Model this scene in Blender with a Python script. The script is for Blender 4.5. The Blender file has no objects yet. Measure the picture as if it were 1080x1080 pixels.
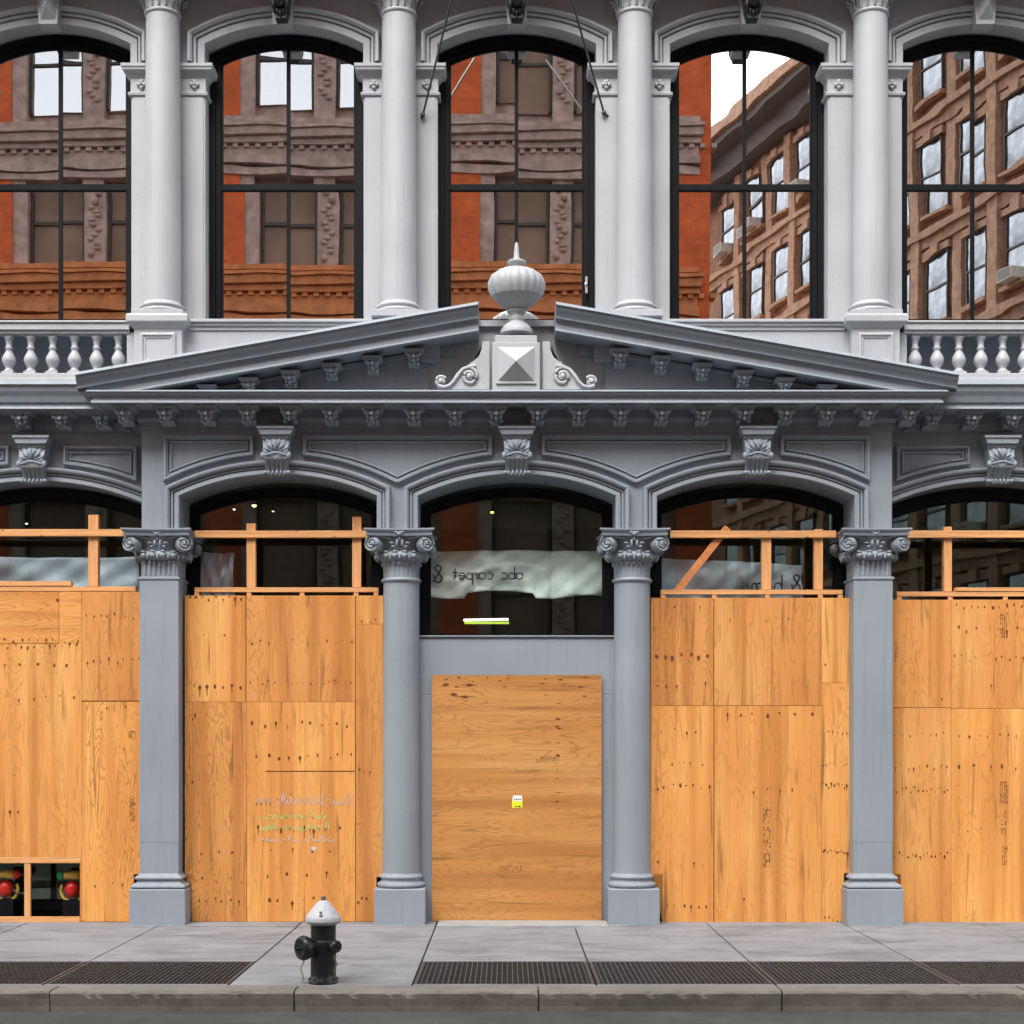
import bpy, bmesh, math, random
from math import sin, cos, pi, radians, sqrt, atan2
from mathutils import Vector, Matrix
random.seed(7)
S = bpy.context.scene
COL = S.collection

# ------------------------------------------------------------------ camera, world, sun, exposure
F, PX0, HOR, DIST, EYE = 1560.0, 535.0, 788.0, 16.6, 2.0     # lens in px of a 1080 frame, principal column, horizon row
cam = bpy.data.cameras.new('camera'); cam_o = bpy.data.objects.new('camera', cam); COL.objects.link(cam_o)
cam.sensor_width = 36; cam.lens = F/1080*36
cam.shift_y = (HOR-540)/1080; cam.shift_x = (540-PX0)/1080
cam.clip_start = .1; cam.clip_end = 2000
cam_o.location = (0, -DIST, EYE); cam_o.rotation_euler = (radians(90), 0, 0)
S.camera = cam_o
W = bpy.data.worlds.new('World'); S.world = W; W.use_nodes = True
wn = W.node_tree.nodes; wl = W.node_tree.links; wn.clear()
sky = wn.new('ShaderNodeTexSky'); sky.sky_type = 'NISHITA'; sky.sun_disc = False
SUN_EL, SUN_AZ = radians(52), radians(200)
sky.sun_elevation = SUN_EL; sky.sun_rotation = SUN_AZ; sky.air_density = 1.0; sky.dust_density = 4.0; sky.ozone_density = 1.0
hsv = wn.new('ShaderNodeHueSaturation'); hsv.inputs['Saturation'].default_value = .26
bg = wn.new('ShaderNodeBackground'); bg.inputs[1].default_value = .15
wo = wn.new('ShaderNodeOutputWorld')
wl.new(sky.outputs[0], hsv.inputs['Color']); wl.new(hsv.outputs[0], bg.inputs[0]); wl.new(bg.outputs[0], wo.inputs[0])
sl = bpy.data.lights.new('sun', 'SUN'); sl.energy = 1.15; sl.angle = radians(45); sl.color = (1, .97, .92)
so = bpy.data.objects.new('sun', sl); COL.objects.link(so)
sd = Vector((sin(SUN_AZ)*cos(SUN_EL), cos(SUN_AZ)*cos(SUN_EL), sin(SUN_EL)))
so.rotation_euler = sd.to_track_quat('Z', 'Y').to_euler()
S.view_settings.view_transform = 'Standard'; S.view_settings.look = 'None'
S.view_settings.gamma = 1; S.view_settings.exposure = 1.32

# measured picture rows/columns turned into metres at a given real depth
def sc(y): return F/(DIST+y)
def X(px, y): return (px-PX0)/sc(y)
def Z(py, y): return EYE+(HOR-py)/sc(y)
XB, BAY = .108, 2.69

# ------------------------------------------------------------------ materials
def nt(name):
    m = bpy.data.materials.new(name); m.use_nodes = True
    n = m.node_tree.nodes; b = n['Principled BSDF']
    return m, n, m.node_tree.links, b
def noise(n, l, vec, scale, detail=4, rough=.55, dist=0):
    t = n.new('ShaderNodeTexNoise'); t.inputs['Scale'].default_value = scale
    t.inputs['Detail'].default_value = detail; t.inputs['Roughness'].default_value = rough
    t.inputs['Distortion'].default_value = dist
    if vec: l.new(vec, t.inputs['Vector'])
    return t.outputs['Fac']
def ramp(n, l, fac, stops):
    r = n.new('ShaderNodeValToRGB'); e = r.color_ramp.elements
    while len(e) < len(stops): e.new(.5)
    for k, (p, c) in enumerate(stops):
        e[k].position = p; e[k].color = (*c, 1) if len(c) == 3 else c
    l.new(fac, r.inputs[0]); return r.outputs[0]
def mapping(n, l, scale=(1,1,1), loc=(0,0,0), coord='Object', rot=(0,0,0)):
    tc = n.new('ShaderNodeTexCoord'); mp = n.new('ShaderNodeMapping')
    mp.inputs['Scale'].default_value = scale; mp.inputs['Location'].default_value = loc; mp.inputs['Rotation'].default_value = rot
    l.new(tc.outputs[coord], mp.inputs[0]); return mp
def math_(n, l, op, a, b=None):
    m = n.new('ShaderNodeMath'); m.operation = op
    for i, v in enumerate((a, b)):
        if v is None: continue
        if isinstance(v, (int, float)): m.inputs[i].default_value = v
        else: l.new(v, m.inputs[i])
    return m.outputs[0]
def mix(n, l, fac, a, b, mode='MIX'):
    m = n.new('ShaderNodeMix'); m.data_type = 'RGBA'; m.blend_type = mode
    for i, v in ((0, fac), (6, a), (7, b)):
        if isinstance(v, (int, float)): m.inputs[i].default_value = v
        elif isinstance(v, tuple): m.inputs[i].default_value = (*v, 1)
        else: l.new(v, m.inputs[i])
    return m.outputs[2]
def bump(n, l, b, h, strength=.3, dist=.01):
    k = n.new('ShaderNodeBump'); k.inputs['Strength'].default_value = strength; k.inputs['Distance'].default_value = dist
    l.new(h, k.inputs['Height']); l.new(k.outputs[0], b.inputs['Normal'])

def plain(name, col, rough=.6, metal=0, var=.12, nscale=6, bmp=.15):
    m, n, l, b = nt(name)
    g = mapping(n, l).outputs[0]
    f = noise(n, l, g, nscale)
    c = ramp(n, l, f, [(.3, tuple(x*(1-var) for x in col)), (.7, tuple(min(1, x*(1+var)) for x in col))])
    l.new(c, b.inputs['Base Color']); b.inputs['Roughness'].default_value = rough; b.inputs['Metallic'].default_value = metal
    if bmp: bump(n, l, b, noise(n, l, g, nscale*12), bmp, .004)
    return m

def iron_paint(name, col, dirt=.5):
    m, n, l, b = nt(name)
    g = mapping(n, l, coord='Object').outputs[0]
    big = noise(n, l, g, .9, 5, .6)
    c = ramp(n, l, big, [(.3, tuple(x*.90 for x in col)), (.7, tuple(x*1.07 for x in col))])
    st = mapping(n, l, (14, 14, .7)).outputs[0]           # weather streaks run down the paint
    s = noise(n, l, st, 1.0, 5, .65)
    sm = ramp(n, l, s, [(.54, (0,0,0)), (.78, (dirt,)*3)])
    c2 = mix(n, l, sm, c, tuple(x*.62 for x in (col[0]*1.08, col[1], col[2]*.88)))
    sp = noise(n, l, g, 38, 3, .6)
    pm = ramp(n, l, sp, [(.66, (0,0,0)), (.72, (.5,)*3)])
    c3 = mix(n, l, pm, c2, (.16, .14, .12))
    l.new(c3, b.inputs['Base Color'])
    r = ramp(n, l, noise(n, l, g, 5), [(.3, (.46,)*3), (.7, (.62,)*3)]); l.new(r, b.inputs['Roughness'])
    bump(n, l, b, noise(n, l, g, 22, 5), .12, .006)
    return m

def plywood(name, horizontal=False, figure=.42, rings=150.0, tint=(1, 1, 1)):
    m, n, l, b = nt(name)
    oi = n.new('ShaderNodeObjectInfo')
    tc = n.new('ShaderNodeTexCoord')
    add = n.new('ShaderNodeVectorMath'); add.operation = 'ADD'
    cmb = n.new('ShaderNodeCombineXYZ')
    l.new(math_(n, l, 'MULTIPLY', oi.outputs['Random'], 57.0), cmb.inputs[0]); l.new(math_(n, l, 'MULTIPLY', oi.outputs['Random'], 31.0), cmb.inputs[2])
    l.new(tc.outputs['Object'], add.inputs[0]); l.new(cmb.outputs[0], add.inputs[1])
    def mp(along, across):
        k = n.new('ShaderNodeMapping'); k.inputs['Scale'].default_value = (along, 1, across) if horizontal else (across, 1, along)
        l.new(add.outputs[0], k.inputs[0]); return k.outputs[0]
    # rotary cut figure: contour lines of a stretched field
    fld = noise(n, l, mp(.55, 3.2), 1.0, 3, .45, .3)
    ring = math_(n, l, 'SINE', math_(n, l, 'MULTIPLY', fld, rings))
    fine = noise(n, l, mp(1.6, 60), 1.0, 4, .7)
    tone = noise(n, l, mp(.35, 2.0), 1.0, 3, .5)
    base = ramp(n, l, tone, [(.28, (.66, .255, .060)), (.5, (.76, .335, .088)), (.72, (.84, .45, .15))])
    # strips of darker heartwood
    strip = noise(n, l, mp(.18, 5.5), 1.0, 2, .5)
    sm = ramp(n, l, strip, [(.48, (0,)*3), (.66, (.85,)*3)])
    c = mix(n, l, sm, base, (.52, .19, .036))
    rm = ramp(n, l, ring, [(.45, (0,)*3), (.98, (figure,)*3)])
    rmask = math_(n, l, 'MULTIPLY', rm, ramp(n, l, noise(n, l, mp(.6, 1.5), 1.0, 2), [(.35, (.15,)*3), (.6, (1,)*3)]))
    c = mix(n, l, rmask, c, (.36, .15, .04))
    fm = ramp(n, l, fine, [(.45, (0,)*3), (.70, (.6,)*3)])
    c = mix(n, l, fm, c, (.58, .26, .075))
    dk = ramp(n, l, noise(n, l, mp(.8, 16), 1.0, 4, .6, .6), [(.58, (0,)*3), (.72, (.8,)*3)])
    c = mix(n, l, dk, c, (.20, .085, .028))
    ob = ramp(n, l, oi.outputs['Random'], [(0, tuple(a*b for a, b in zip(tint, (.78, .72, .66)))), (1, (tint[0]*1.04, tint[1]*1.05, tint[2]*.92))])
    c = mix(n, l, 1.0, c, ob, 'MULTIPLY')
    l.new(c, b.inputs['Base Color']); b.inputs['Roughness'].default_value = .75
    bump(n, l, b, fine, .25, .003)
    return m

def lumber(name, axis, col=(.70, .34, .13)):
    m, n, l, b = nt(name)
    s = {'x': (1.2, 40, 40), 'z': (40, 40, 1.2), 'd': (14, 14, 14)}[axis]
    g = mapping(n, l, s).outputs[0]
    f = noise(n, l, g, 1, 4, .6)
    c = ramp(n, l, f, [(.3, tuple(x*.62 for x in col)), (.55, col), (.8, tuple(min(1, x*1.2) for x in col))])
    k = ramp(n, l, noise(n, l, mapping(n, l, (9, 9, 9)).outputs[0], 1, 2), [(.70, (0,)*3), (.74, (.8,)*3)])
    c = mix(n, l, k, c, (.22, .08, .03))
    l.new(c, b.inputs['Base Color']); b.inputs['Roughness'].default_value = .7
    bump(n, l, b, f, .2, .002)
    return m

def glass_mat(name, refl, tint, wave=.0, inner=(.02,.02,.02), alpha=1.0):
    """thin pane: a wavy reflecting film over what is behind it"""
    m, n, l, b = nt(name)
    n.remove(b); out = n['Material Output']
    gl = n.new('ShaderNodeBsdfGlossy'); gl.inputs['Roughness'].default_value = .0; gl.inputs['Color'].default_value = (*tint, 1)
    tr = n.new('ShaderNodeBsdfTransparent'); tr.inputs['Color'].default_value = (.93, .95, .93, 1)
    mx = n.new('ShaderNodeMixShader'); mx.inputs[0].default_value = refl
    l.new(tr.outputs[0], mx.inputs[1]); l.new(gl.outputs[0], mx.inputs[2]); l.new(mx.outputs[0], out.inputs[0])
    if wave:
        g = mapping(n, l, (1.0, 1, 2.6)).outputs[0]
        bp = n.new('ShaderNodeBump'); bp.inputs['Strength'].default_value = 1; bp.inputs['Distance'].default_value = wave
        f1 = noise(n, l, g, .8, 1, .4, .2)
        l.new(f1, bp.inputs['Height']); l.new(bp.outputs[0], gl.inputs['Normal'])
    return m
def emit(name, col, s):
    m, n, l, b = nt(name); b.inputs['Emission Color'].default_value = (*col, 1); b.inputs['Emission Strength'].default_value = s
    b.inputs['Base Color'].default_value = (*col, 1); return m

def concrete(name, c0, c1, stain=(.08,.08,.08), amount=.6, nscale=1.4, bmp=.3):
    m, n, l, b = nt(name)
    g = mapping(n, l).outputs[0]
    c = ramp(n, l, noise(n, l, g, nscale, 8, .7), [(.3, c0), (.7, c1)])
    gr = noise(n, l, g, 190, 2, .6)
    c = mix(n, l, .35, c, ramp(n, l, gr, [(.3, tuple(x*.6 for x in c0)), (.7, tuple(x*1.35 for x in c1))]))
    sm = ramp(n, l, noise(n, l, mapping(n, l, (.6, 1.6, 1)).outputs[0], 1.7, 8, .75, .6), [(.47, (0,)*3), (.72, (amount,)*3)])
    c = mix(n, l, sm, c, stain)
    gum = n.new('ShaderNodeTexVoronoi'); gum.inputs['Scale'].default_value = 2.3; l.new(g, gum.inputs['Vector'])
    gm = ramp(n, l, gum.outputs['Distance'], [(.035, (.5,)*3), (.06, (0,)*3)])
    c = mix(n, l, gm, c, (.05, .05, .05))
    l.new(c, b.inputs['Base Color']); b.inputs['Roughness'].default_value = .8
    bump(n, l, b, gr, bmp, .004)
    return m

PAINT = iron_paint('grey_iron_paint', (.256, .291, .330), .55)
PAINT_UP = iron_paint('upper_iron_paint', (.40, .418, .442), .45)  # paler copy of the grey paint; upper storey's brightness put into its colour
PLY_V = plywood('plywood_vertical'); PLY_D = plywood('plywood_door', True, .6, 170.0, (.82, .87, .92)); PLY_W = plywood('plywood_wavy', False, .85, 210.0); PLY_H = plywood('plywood_horizontal', True, .6)
KNOT = plain('wood_knot', (.13, .04, .010), .8, bmp=0)
LUM_X = lumber('lumber_lengthwise', 'x'); LUM_Z = lumber('lumber_upright', 'z'); LUM_D = lumber('lumber_diagonal', 'd', (.60, .22, .07))
BLACK = plain('black_frame_paint', (.004, .005, .007), .5, var=.3, bmp=0)
BLACK.node_tree.nodes['Principled BSDF'].inputs['Specular IOR Level'].default_value = .15
GLASS_UP = glass_mat('upper_window_glass', .88, (1, .98, .96), .0007)
GLASS_LO = glass_mat('shop_window_glass', .065, (.85, 1, .92), .001)
DARKIN = plain('dark_interior', (.13, .16, .14), .9, bmp=0)
BROWNIN = plain('brown_interior', (.10, .05, .03), .9, bmp=0)
CONC = concrete('sidewalk_stone', (.165, .173, .186), (.29, .297, .317), (.07, .072, .075), .85)
JOINT = plain('joint_dirt', (.03, .03, .028), .95)
KERBM = concrete('kerb_granite', (.13, .12, .11), (.22, .205, .185), (.08, .075, .06), .5, 3)
KERBF = concrete('kerb_face_stone', (.11, .098, .08), (.20, .18, .15), (.03, .03, .025), .6, 4, .6)  # kerb front, browner and slightly darker than the top
ROAD = concrete('asphalt', (.022, .026, .022), (.085, .092, .084), (.03, .032, .03), .6, 3, .6)
GRATEM = plain('grating_steel', (.05, .051, .053), .55, 0, .25, 8)
STEP = concrete('step_stone', (.26, .26, .25), (.38, .38, .37), (.2, .2, .2), .5, 3)

# ------------------------------------------------------------------ mesh helpers
class MB:
    def __init__(s): s.bm = bmesh.new(); s.mi = 0
    def face(s, pts):
        f = s.bm.faces.new([s.bm.verts.new(p) for p in pts]); f.material_index = s.mi; return f
    def box(s, x0, x1, y0, y1, z0, z1):
        v = [s.bm.verts.new(p) for p in ((x0,y0,z0),(x1,y0,z0),(x1,y1,z0),(x0,y1,z0),(x0,y0,z1),(x1,y0,z1),(x1,y1,z1),(x0,y1,z1))]
        for q in ((0,3,2,1),(4,5,6,7),(0,1,5,4),(1,2,6,5),(2,3,7,6),(3,0,4,7)):
            f = s.bm.faces.new([v[i] for i in q]); f.material_index = s.mi
        return v
    def taper(s, cx, y0, y1, z0, z1, w0, w1, dy=0):
        """box with bottom width w0, top width w1"""
        a = [(cx-w0/2,y0+dy,z0),(cx+w0/2,y0+dy,z0),(cx+w0/2,y1,z0),(cx-w0/2,y1,z0)]
        b = [(cx-w1/2,y0,z1),(cx+w1/2,y0,z1),(cx+w1/2,y1,z1),(cx-w1/2,y1,z1)]
        v = [s.bm.verts.new(p) for p in a+b]
        for q in ((0,3,2,1),(4,5,6,7),(0,1,5,4),(1,2,6,5),(2,3,7,6),(3,0,4,7)):
            f = s.bm.faces.new([v[i] for i in q]); f.material_index = s.mi
    def prism(s, poly, y0, y1):
        """poly (x,z) extruded in y"""
        a = [s.bm.verts.new((p[0], y0, p[1])) for p in poly]; b = [s.bm.verts.new((p[0], y1, p[1])) for p in poly]
        fs = [s.bm.faces.new(a), s.bm.faces.new(b[::-1])]
        n = len(poly)
        for i in range(n): fs.append(s.bm.faces.new((a[i], b[i], b[(i+1)%n], a[(i+1)%n])))
        for f in fs: f.material_index = s.mi
        bmesh.ops.triangulate(s.bm, faces=fs[:2], ngon_method='EAR_CLIP')
    def plate(s, outer, holes, y):
        es = []
        for lp in [outer]+holes:
            v = [s.bm.verts.new((p[0], y, p[1])) for p in lp]
            es += [s.bm.edges.new((v[i], v[(i+1)%len(v)])) for i in range(len(v))]
        r = bmesh.ops.triangle_fill(s.bm, edges=es, use_beauty=True, use_dissolve=False)
        for g in r['geom']:
            if isinstance(g, bmesh.types.BMFace): g.material_index = s.mi
    def sweep(s, path, prof, closed=False, mode='xz', smooth=False):
        """profile (offset to the left of the path, height) along a 2D path"""
        n = len(path); st = []
        for i in range(n):
            p = Vector(path[i])
            a = Vector(path[i-1]) if (i > 0 or closed) else None
            c = Vector(path[(i+1) % n]) if (i < n-1 or closed) else None
            d1 = (p-a).normalized() if a is not None else None; d2 = (c-p).normalized() if c is not None else None
            if d1 is None: d1 = d2
            if d2 is None: d2 = d1
            n1 = Vector((-d1.y, d1.x)); n2 = Vector((-d2.y, d2.x))
            m = n1+n2; k = m.length_squared
            m = m*(2/k) if k > 1e-6 else n1
            row = []
            for d, h in prof:
                q = p+m*d
                row.append(s.bm.verts.new((q.x, h, q.y) if mode == 'xz' else (q.x, q.y, h)))
            st.append(row)
        for i in range(n if closed else n-1):
            A, B = st[i], st[(i+1) % n]
            for j in range(len(prof)-1):
                f = s.bm.faces.new((A[j], A[j+1], B[j+1], B[j])); f.material_index = s.mi; f.smooth = smooth
    def rings(s, rows, cap=True, smooth=True):
        """rows of equal point lists joined round"""
        R = [[s.bm.verts.new(p) for p in r] for r in rows]
        for a, b in zip(R, R[1:]):
            m = len(a)
            for i in range(m):
                f = s.bm.faces.new((a[i], a[(i+1)%m], b[(i+1)%m], b[i])); f.smooth = smooth; f.material_index = s.mi
        if cap:
            for r in (rows[0], rows[-1][::-1]):           # own vertices, so the cap does not bend the side's shading
                f = s.bm.faces.new([s.bm.verts.new(p) for p in r]); f.material_index = s.mi
    def lathe(s, cx, cy, prof, seg=32, fn=None, cap=True, smooth=True):
        """prof (r,z); fn(theta, r, z) -> r"""
        rows = []
        for r, z in prof:
            rows.append([(cx+cos(t)*(fn(t, r, z) if fn else r), cy+sin(t)*(fn(t, r, z) if fn else r), z) for t in (2*pi*i/seg for i in range(seg))])
        s.rings(rows, cap, smooth)
    def square(s, cx, cy, prof, cap=True):
        rows = [[(cx-r, cy-r, z), (cx+r, cy-r, z), (cx+r, cy+r, z), (cx-r, cy+r, z)] for r, z in prof]
        s.rings(rows, cap, False)
    def tube(s, pts, r, seg=8, taper=None, smooth=True):
        rows = []; n = len(pts); pts = [Vector(p) for p in pts]
        for i, p in enumerate(pts):
            d = (pts[min(i+1, n-1)]-pts[max(i-1, 0)]).normalized()
            up = Vector((0,0,1)) if abs(d.z) < .9 else Vector((1,0,0))
            a = d.cross(up).normalized(); b = d.cross(a)
            rr = r if not taper else r*taper(i/(n-1))
            rows.append([tuple(p+a*cos(t)*rr+b*sin(t)*rr) for t in (2*pi*k/seg for k in range(seg))])
        s.rings(rows, True, smooth)
    def ball(s, c, rx, ry, rz, u=10, v=6, rot=None):
        mt = Matrix.Translation(c) @ (rot or Matrix()) @ Matrix.Diagonal((rx, ry, rz, 1))
        r = bmesh.ops.create_uvsphere(s.bm, u_segments=u, v_segments=v, radius=1, matrix=mt)
        for vv in r['verts']:
            for f in vv.link_faces: f.smooth = True; f.material_index = s.mi
    def disc(s, cx, y, cz, rx, rz, n=8, j=.2):
        s.face([(cx+cos(t)*rx*(1+random.uniform(-j, j)), y, cz+sin(t)*rz*(1+random.uniform(-j, j))) for t in (2*pi*i/n for i in range(n))])
    def build(s, name, mat, parent=None, bevel=0, loc=None, normals=True):
        if normals: bmesh.ops.recalc_face_normals(s.bm, faces=s.bm.faces)
        me = bpy.data.meshes.new(name); s.bm.to_mesh(me); s.bm.free()
        for m in (mat if isinstance(mat, (list, tuple)) else [mat]): me.materials.append(m)
        o = bpy.data.objects.new(name, me); COL.objects.link(o)
        if parent: o.parent = parent
        if loc: o.location = loc
        if bevel:
            b = o.modifiers.new('bevel', 'BEVEL'); b.width = bevel; b.segments = 2; b.limit_method = 'ANGLE'; b.angle_limit = radians(40)
            b.harden_normals = False
        return o
def empty(name, loc, label, cat, group=None):
    o = bpy.data.objects.new(name, None); COL.objects.link(o); o.location = loc; tag(o, label, cat, group); return o
def tag(o, label, cat, group=None):
    o['label'] = label; o['category'] = cat
    if group: o['group'] = group
def struct(o): o['kind'] = 'structure'; return o
def copy(o, parent, loc, scale=None):
    c = o.copy(); COL.objects.link(c); c.parent = parent; c.location = loc
    if scale: c.scale = scale
    return c
def arch(cx, h, zs, zc, zb, n=24, jamb=True):
    sg = zc-zs; R = (h*h+sg*sg)/(2*sg); a = math.asin(h/R)
    pts = [(cx+R*sin(t), zc-R+R*cos(t)) for t in (-a+2*a*i/n for i in range(n+1))]
    return ([(cx-h, zb)] if jamb else [])+pts+([(cx+h, zb)] if jamb else [])

# ------------------------------------------------------------------ ground
KX = -4.5                                  # kerb line
seams = [X(167,0)-1.53*k for k in range(6, 0, -1)]+[-3.91, -2.345, -.80, .75, 2.26, 3.80]+[3.80+1.53*k for k in range(1, 6)]
m = MB(); m.box(-60, 60, -60, 60, -.9, -.42); struct(m.build('ground', JOINT))
m = MB(); m.box(-60, 60, -20.5, KX-.005, -.3, -.16); struct(m.build('road', ROAD))
m = MB(); m.box(-14, 14, -4.2, 1.0, -.35, -.20); struct(m.build('sidewalk_bed', JOINT))
G0, G1 = -4.12, -2.80                      # grating strip in y
def has_grate(i): return not (abs(seams[i]+2.345) < .05)
m = MB(); g = .008
for i in range(len(seams)-1):
    a, b = seams[i]+g, seams[i+1]-g
    m.box(a, b, -2.80+g, -.13, -.12, random.uniform(-.002, .002))
    m.box(a, b, -.12, .6, -.12, random.uniform(.004, .008))
    if has_grate(i): m.box(a, b, -4.20, G0-.002, -.12, 0)
    else: m.box(a, b, -4.20, -2.80-g, -.12, .002)
struct(m.build('sidewalk', CONC, bevel=.004))
m = MB(); m.box(X(462,0), X(641,0), -.17, .30, -.05, .022); struct(m.build('door_step', STEP, bevel=.008))
kj = [X(310,KX)-2.0*k for k in range(5,0,-1)]+[X(310,KX), X(568,KX), X(825,KX)]+[X(825,KX)+2.0*k for k in range(1,6)]
m = MB(); rk = random.Random(12)
for a, b in zip(kj, kj[1:]):
    a += .007; b -= .007; n = 46; V = []; w1 = w2 = 0
    for i in range(n+1):
        x = a+(b-a)*i/n; w1 = w1*.8+rk.uniform(-.006, .006); w2 = w2*.8+rk.uniform(-.003, .003)
        chip = .016*max(0, rk.random()-.86)/.14
        e = .02 if i in (0, n) else 0
        prof = [(-4.206, -.02), (-4.206, .004+w2*.4), (KX+.035, .004+w2), (KX+.012+chip+e*.4, -.001+w2-chip*.5), (KX+w1*.6+chip, -.018-chip), (KX+.004+w1, -.06), (KX+.012+w1*.8, -.12), (KX+.014, -.35)]
        V.append([m.bm.verts.new((x, y, z)) for y, z in prof])
    for p, q in zip(V, V[1:]):
        for k in range(len(p)-1):
            f = m.bm.faces.new((p[k], p[k+1], q[k+1], q[k])); f.material_index = 1 if k >= 4 else 0
    m.bm.faces.new(V[0]); m.bm.faces.new(V[-1])
struct(m.build('kerb', [KERBM, KERBF]))
# opposite kerb and sidewalk
m = MB(); m.box(-60, 60, -25.2, -20.5, -.3, -.01); struct(m.build('far_sidewalk', STEP))
m = MB(); m.box(-60, 60, -60, -25.3, -.3, -.03); struct(m.build('side_street', ROAD))

# gratings: bars both ways, each panel its own thing
def grate(x0, x1):
    m = MB()
    m.box(x0, x1, G0, G0+.03, -.04, .001); m.box(x0, x1, G1-.03, G1, -.04, .001)
    m.box(x0, x0+.03, G0, G1, -.04, .0015); m.box(x1-.03, x1, G0, G1, -.04, .0015)
    y = G0+.05
    while y < G1-.03: m.box(x0+.03, x1-.03, y, y+.009, -.03, -.003); y += .12
    x = x0+.05
    while x < x1-.04: m.box(x, x+.010, G0+.02, G1-.02, -.03, -.001); x += .046
    return m
labs = {-5.44: 'steel sidewalk grating at the far left edge by the kerb', -3.91: 'steel sidewalk grating just left of the fire hydrant',
        -.80: 'steel sidewalk grating just right of the fire hydrant, in front of the boarded door', .75: 'steel sidewalk grating in front of the third column from the left',
        2.26: 'steel sidewalk grating in front of the right boarded bay', 3.80: 'steel sidewalk grating at the far right edge by the kerb'}
for i in range(len(seams)-1):
    if has_grate(i) and seams[i+1] > -5.9 and seams[i] < 6:
        k = min(labs, key=lambda q: abs(q-seams[i]))
        if abs(k-seams[i]) > .1: continue
        x0, x1 = seams[i]+.01, seams[i+1]-.01
        o = grate(x0-(x0+x1)/2, x1-(x0+x1)/2).build('sidewalk_grating', GRATEM, loc=((x0+x1)/2, 0, 0))
        tag(o, labs[k], 'grating', 'steel gratings in the sidewalk')

# ------------------------------------------------------------------ the cast iron building
B = empty('cast_iron_building', (XB, 0, 0), 'grey painted cast iron shop building with broken pediment over three arched bays', 'building')
def part(mb, name, mat, parent=B, bevel=0, label=None):
    o = mb.build(name, mat, None, bevel)
    o.parent = parent
    if parent is B: o.matrix_parent_inverse = Matrix.Translation((-XB, 0, 0))
    else: o.matrix_parent_inverse = Matrix.Translation((-XB, 0, 0)) if parent.matrix_parent_inverse != Matrix() else Matrix()
    if parent is not B: o.matrix_parent_inverse = Matrix()
    if label: o['label'] = label
    return o
bays = [XB-BAY, XB, XB+BAY]
YC = .10                                   # central wall plane
YS = .40                                   # side wall plane
XL, XR = XB-4.235, XB+4.235
H1, ZS1, ZC1 = 1.113, 4.827, 5.073
HS, ZSS, ZCS = 1.40, 4.716, 5.05
CXS = 5.51
ZCAP = 4.45
# central arcade wall
poly = [(XL, 5.62), (XL, ZCAP)]
for cx in bays: poly += arch(cx, H1, ZS1, ZC1, ZCAP)
poly += [(XR, ZCAP), (XR, 5.62)]
m = MB(); m.plate(poly, [], YC)
for cx in bays:
    m.sweep(arch(cx, H1, ZS1, ZC1, ZCAP), [(0, YC), (0, .64)])
m.box(XL+.001, XL+.3, YC+.002, YS+.3, ZCAP, 5.62); m.box(XR-.3, XR-.001, YC+.002, YS+.3, ZCAP, 5.62)
for cx in (XB-BAY/2, XB+BAY/2): m.box(cx-.2, cx+.2, YC+.01, .6, ZCAP-.001, 4.8)
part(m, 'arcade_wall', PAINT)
# frieze steps above panels
m = MB()
m.box(XL-.005, XR+.005, YC-.022, YC+.1, 5.585, 5.66); m.box(XL-.002, XR+.002, YC-.012, YC+.1, 5.50+.055, 5.587)
part(m, 'frieze', PAINT, bevel=.006)
# archivolts
AP = [(0, YC-.0), (0, YC-.05), (.010, YC-.056), (.052, YC-.050), (.054, YC-.020), (.066, YC-.020), (.068, YC-.055), (.088, YC-.055), (.09, YC-.03), (.098, YC-.03), (.10, YC-.075), (.118, YC-.10), (.138, YC-.105), (.15, YC-.095), (.155, YC)]
for cx in bays:
    m = MB(); m.sweep(arch(cx, H1, ZS1, ZC1, ZCAP), AP); part(m, 'archivolt', PAINT)
for s in (-1, 1):
    m = MB(); m.sweep(arch(XB+s*CXS, HS, ZSS, ZCS, ZCAP), [(d, y+YS-YC) for d, y in AP]); part(m, 'archivolt', PAINT)
# recessed spandrel panels outlined with mouldings
def ring_profile(y):
    return [(0, y), (0, y-.045), (-.010, y-.060), (-.030, y-.060), (-.036, y-.030), (-.050, y-.028), (-.054, y+.0)]
def ring2(y): return [(-.068, y), (-.068, y-.034), (-.080, y-.034), (-.096, y-.002)]
m = MB()
def off_arc(cx, x, gap, h=H1, zs=ZS1, zc=ZC1):
    sg = zc-zs; R = (h*h+sg*sg)/(2*sg); return zc-R+sqrt(max(0, (R+gap)**2-(x-cx)**2))
def arcpts(cx, xa, xb, gap, n=8, **k): return [(xa+(xb-xa)*i/n, off_arc(cx, xa+(xb-xa)*i/n, gap, **k)) for i in range(n+1)]
ZT = 5.515; KW = .275
loops = []
for s in (-1, 1):
    xm = XB+s*BAY/2
    a, b = sorted((XB+s*KW, XB+s*(BAY-KW)))
    lo = arcpts(XB if s > 0 else XB-BAY, a, xm-.02, .225)+arcpts(XB+BAY if s > 0 else XB, xm+.02, b, .225)[0:]
    loops.append([(a, ZT)]+lo+[(b, ZT)])
    # end panels by the outer piers
    c = XB+s*BAY; e = XB+s*3.98; k = c+s*KW
    lo = arcpts(c, min(k, e), max(k, e), .225)
    loops.append([(min(k, e), ZT)]+lo+[(max(k, e), ZT)])
for lp in loops:
    m = MB(); m.sweep(lp, [(-d, y) for d, y in ring_profile(YC)], closed=True)
    m.sweep(lp, [(-d, y) for d, y in ring2(YC)], closed=True); part(m, 'spandrel_panel', PAINT)
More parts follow.
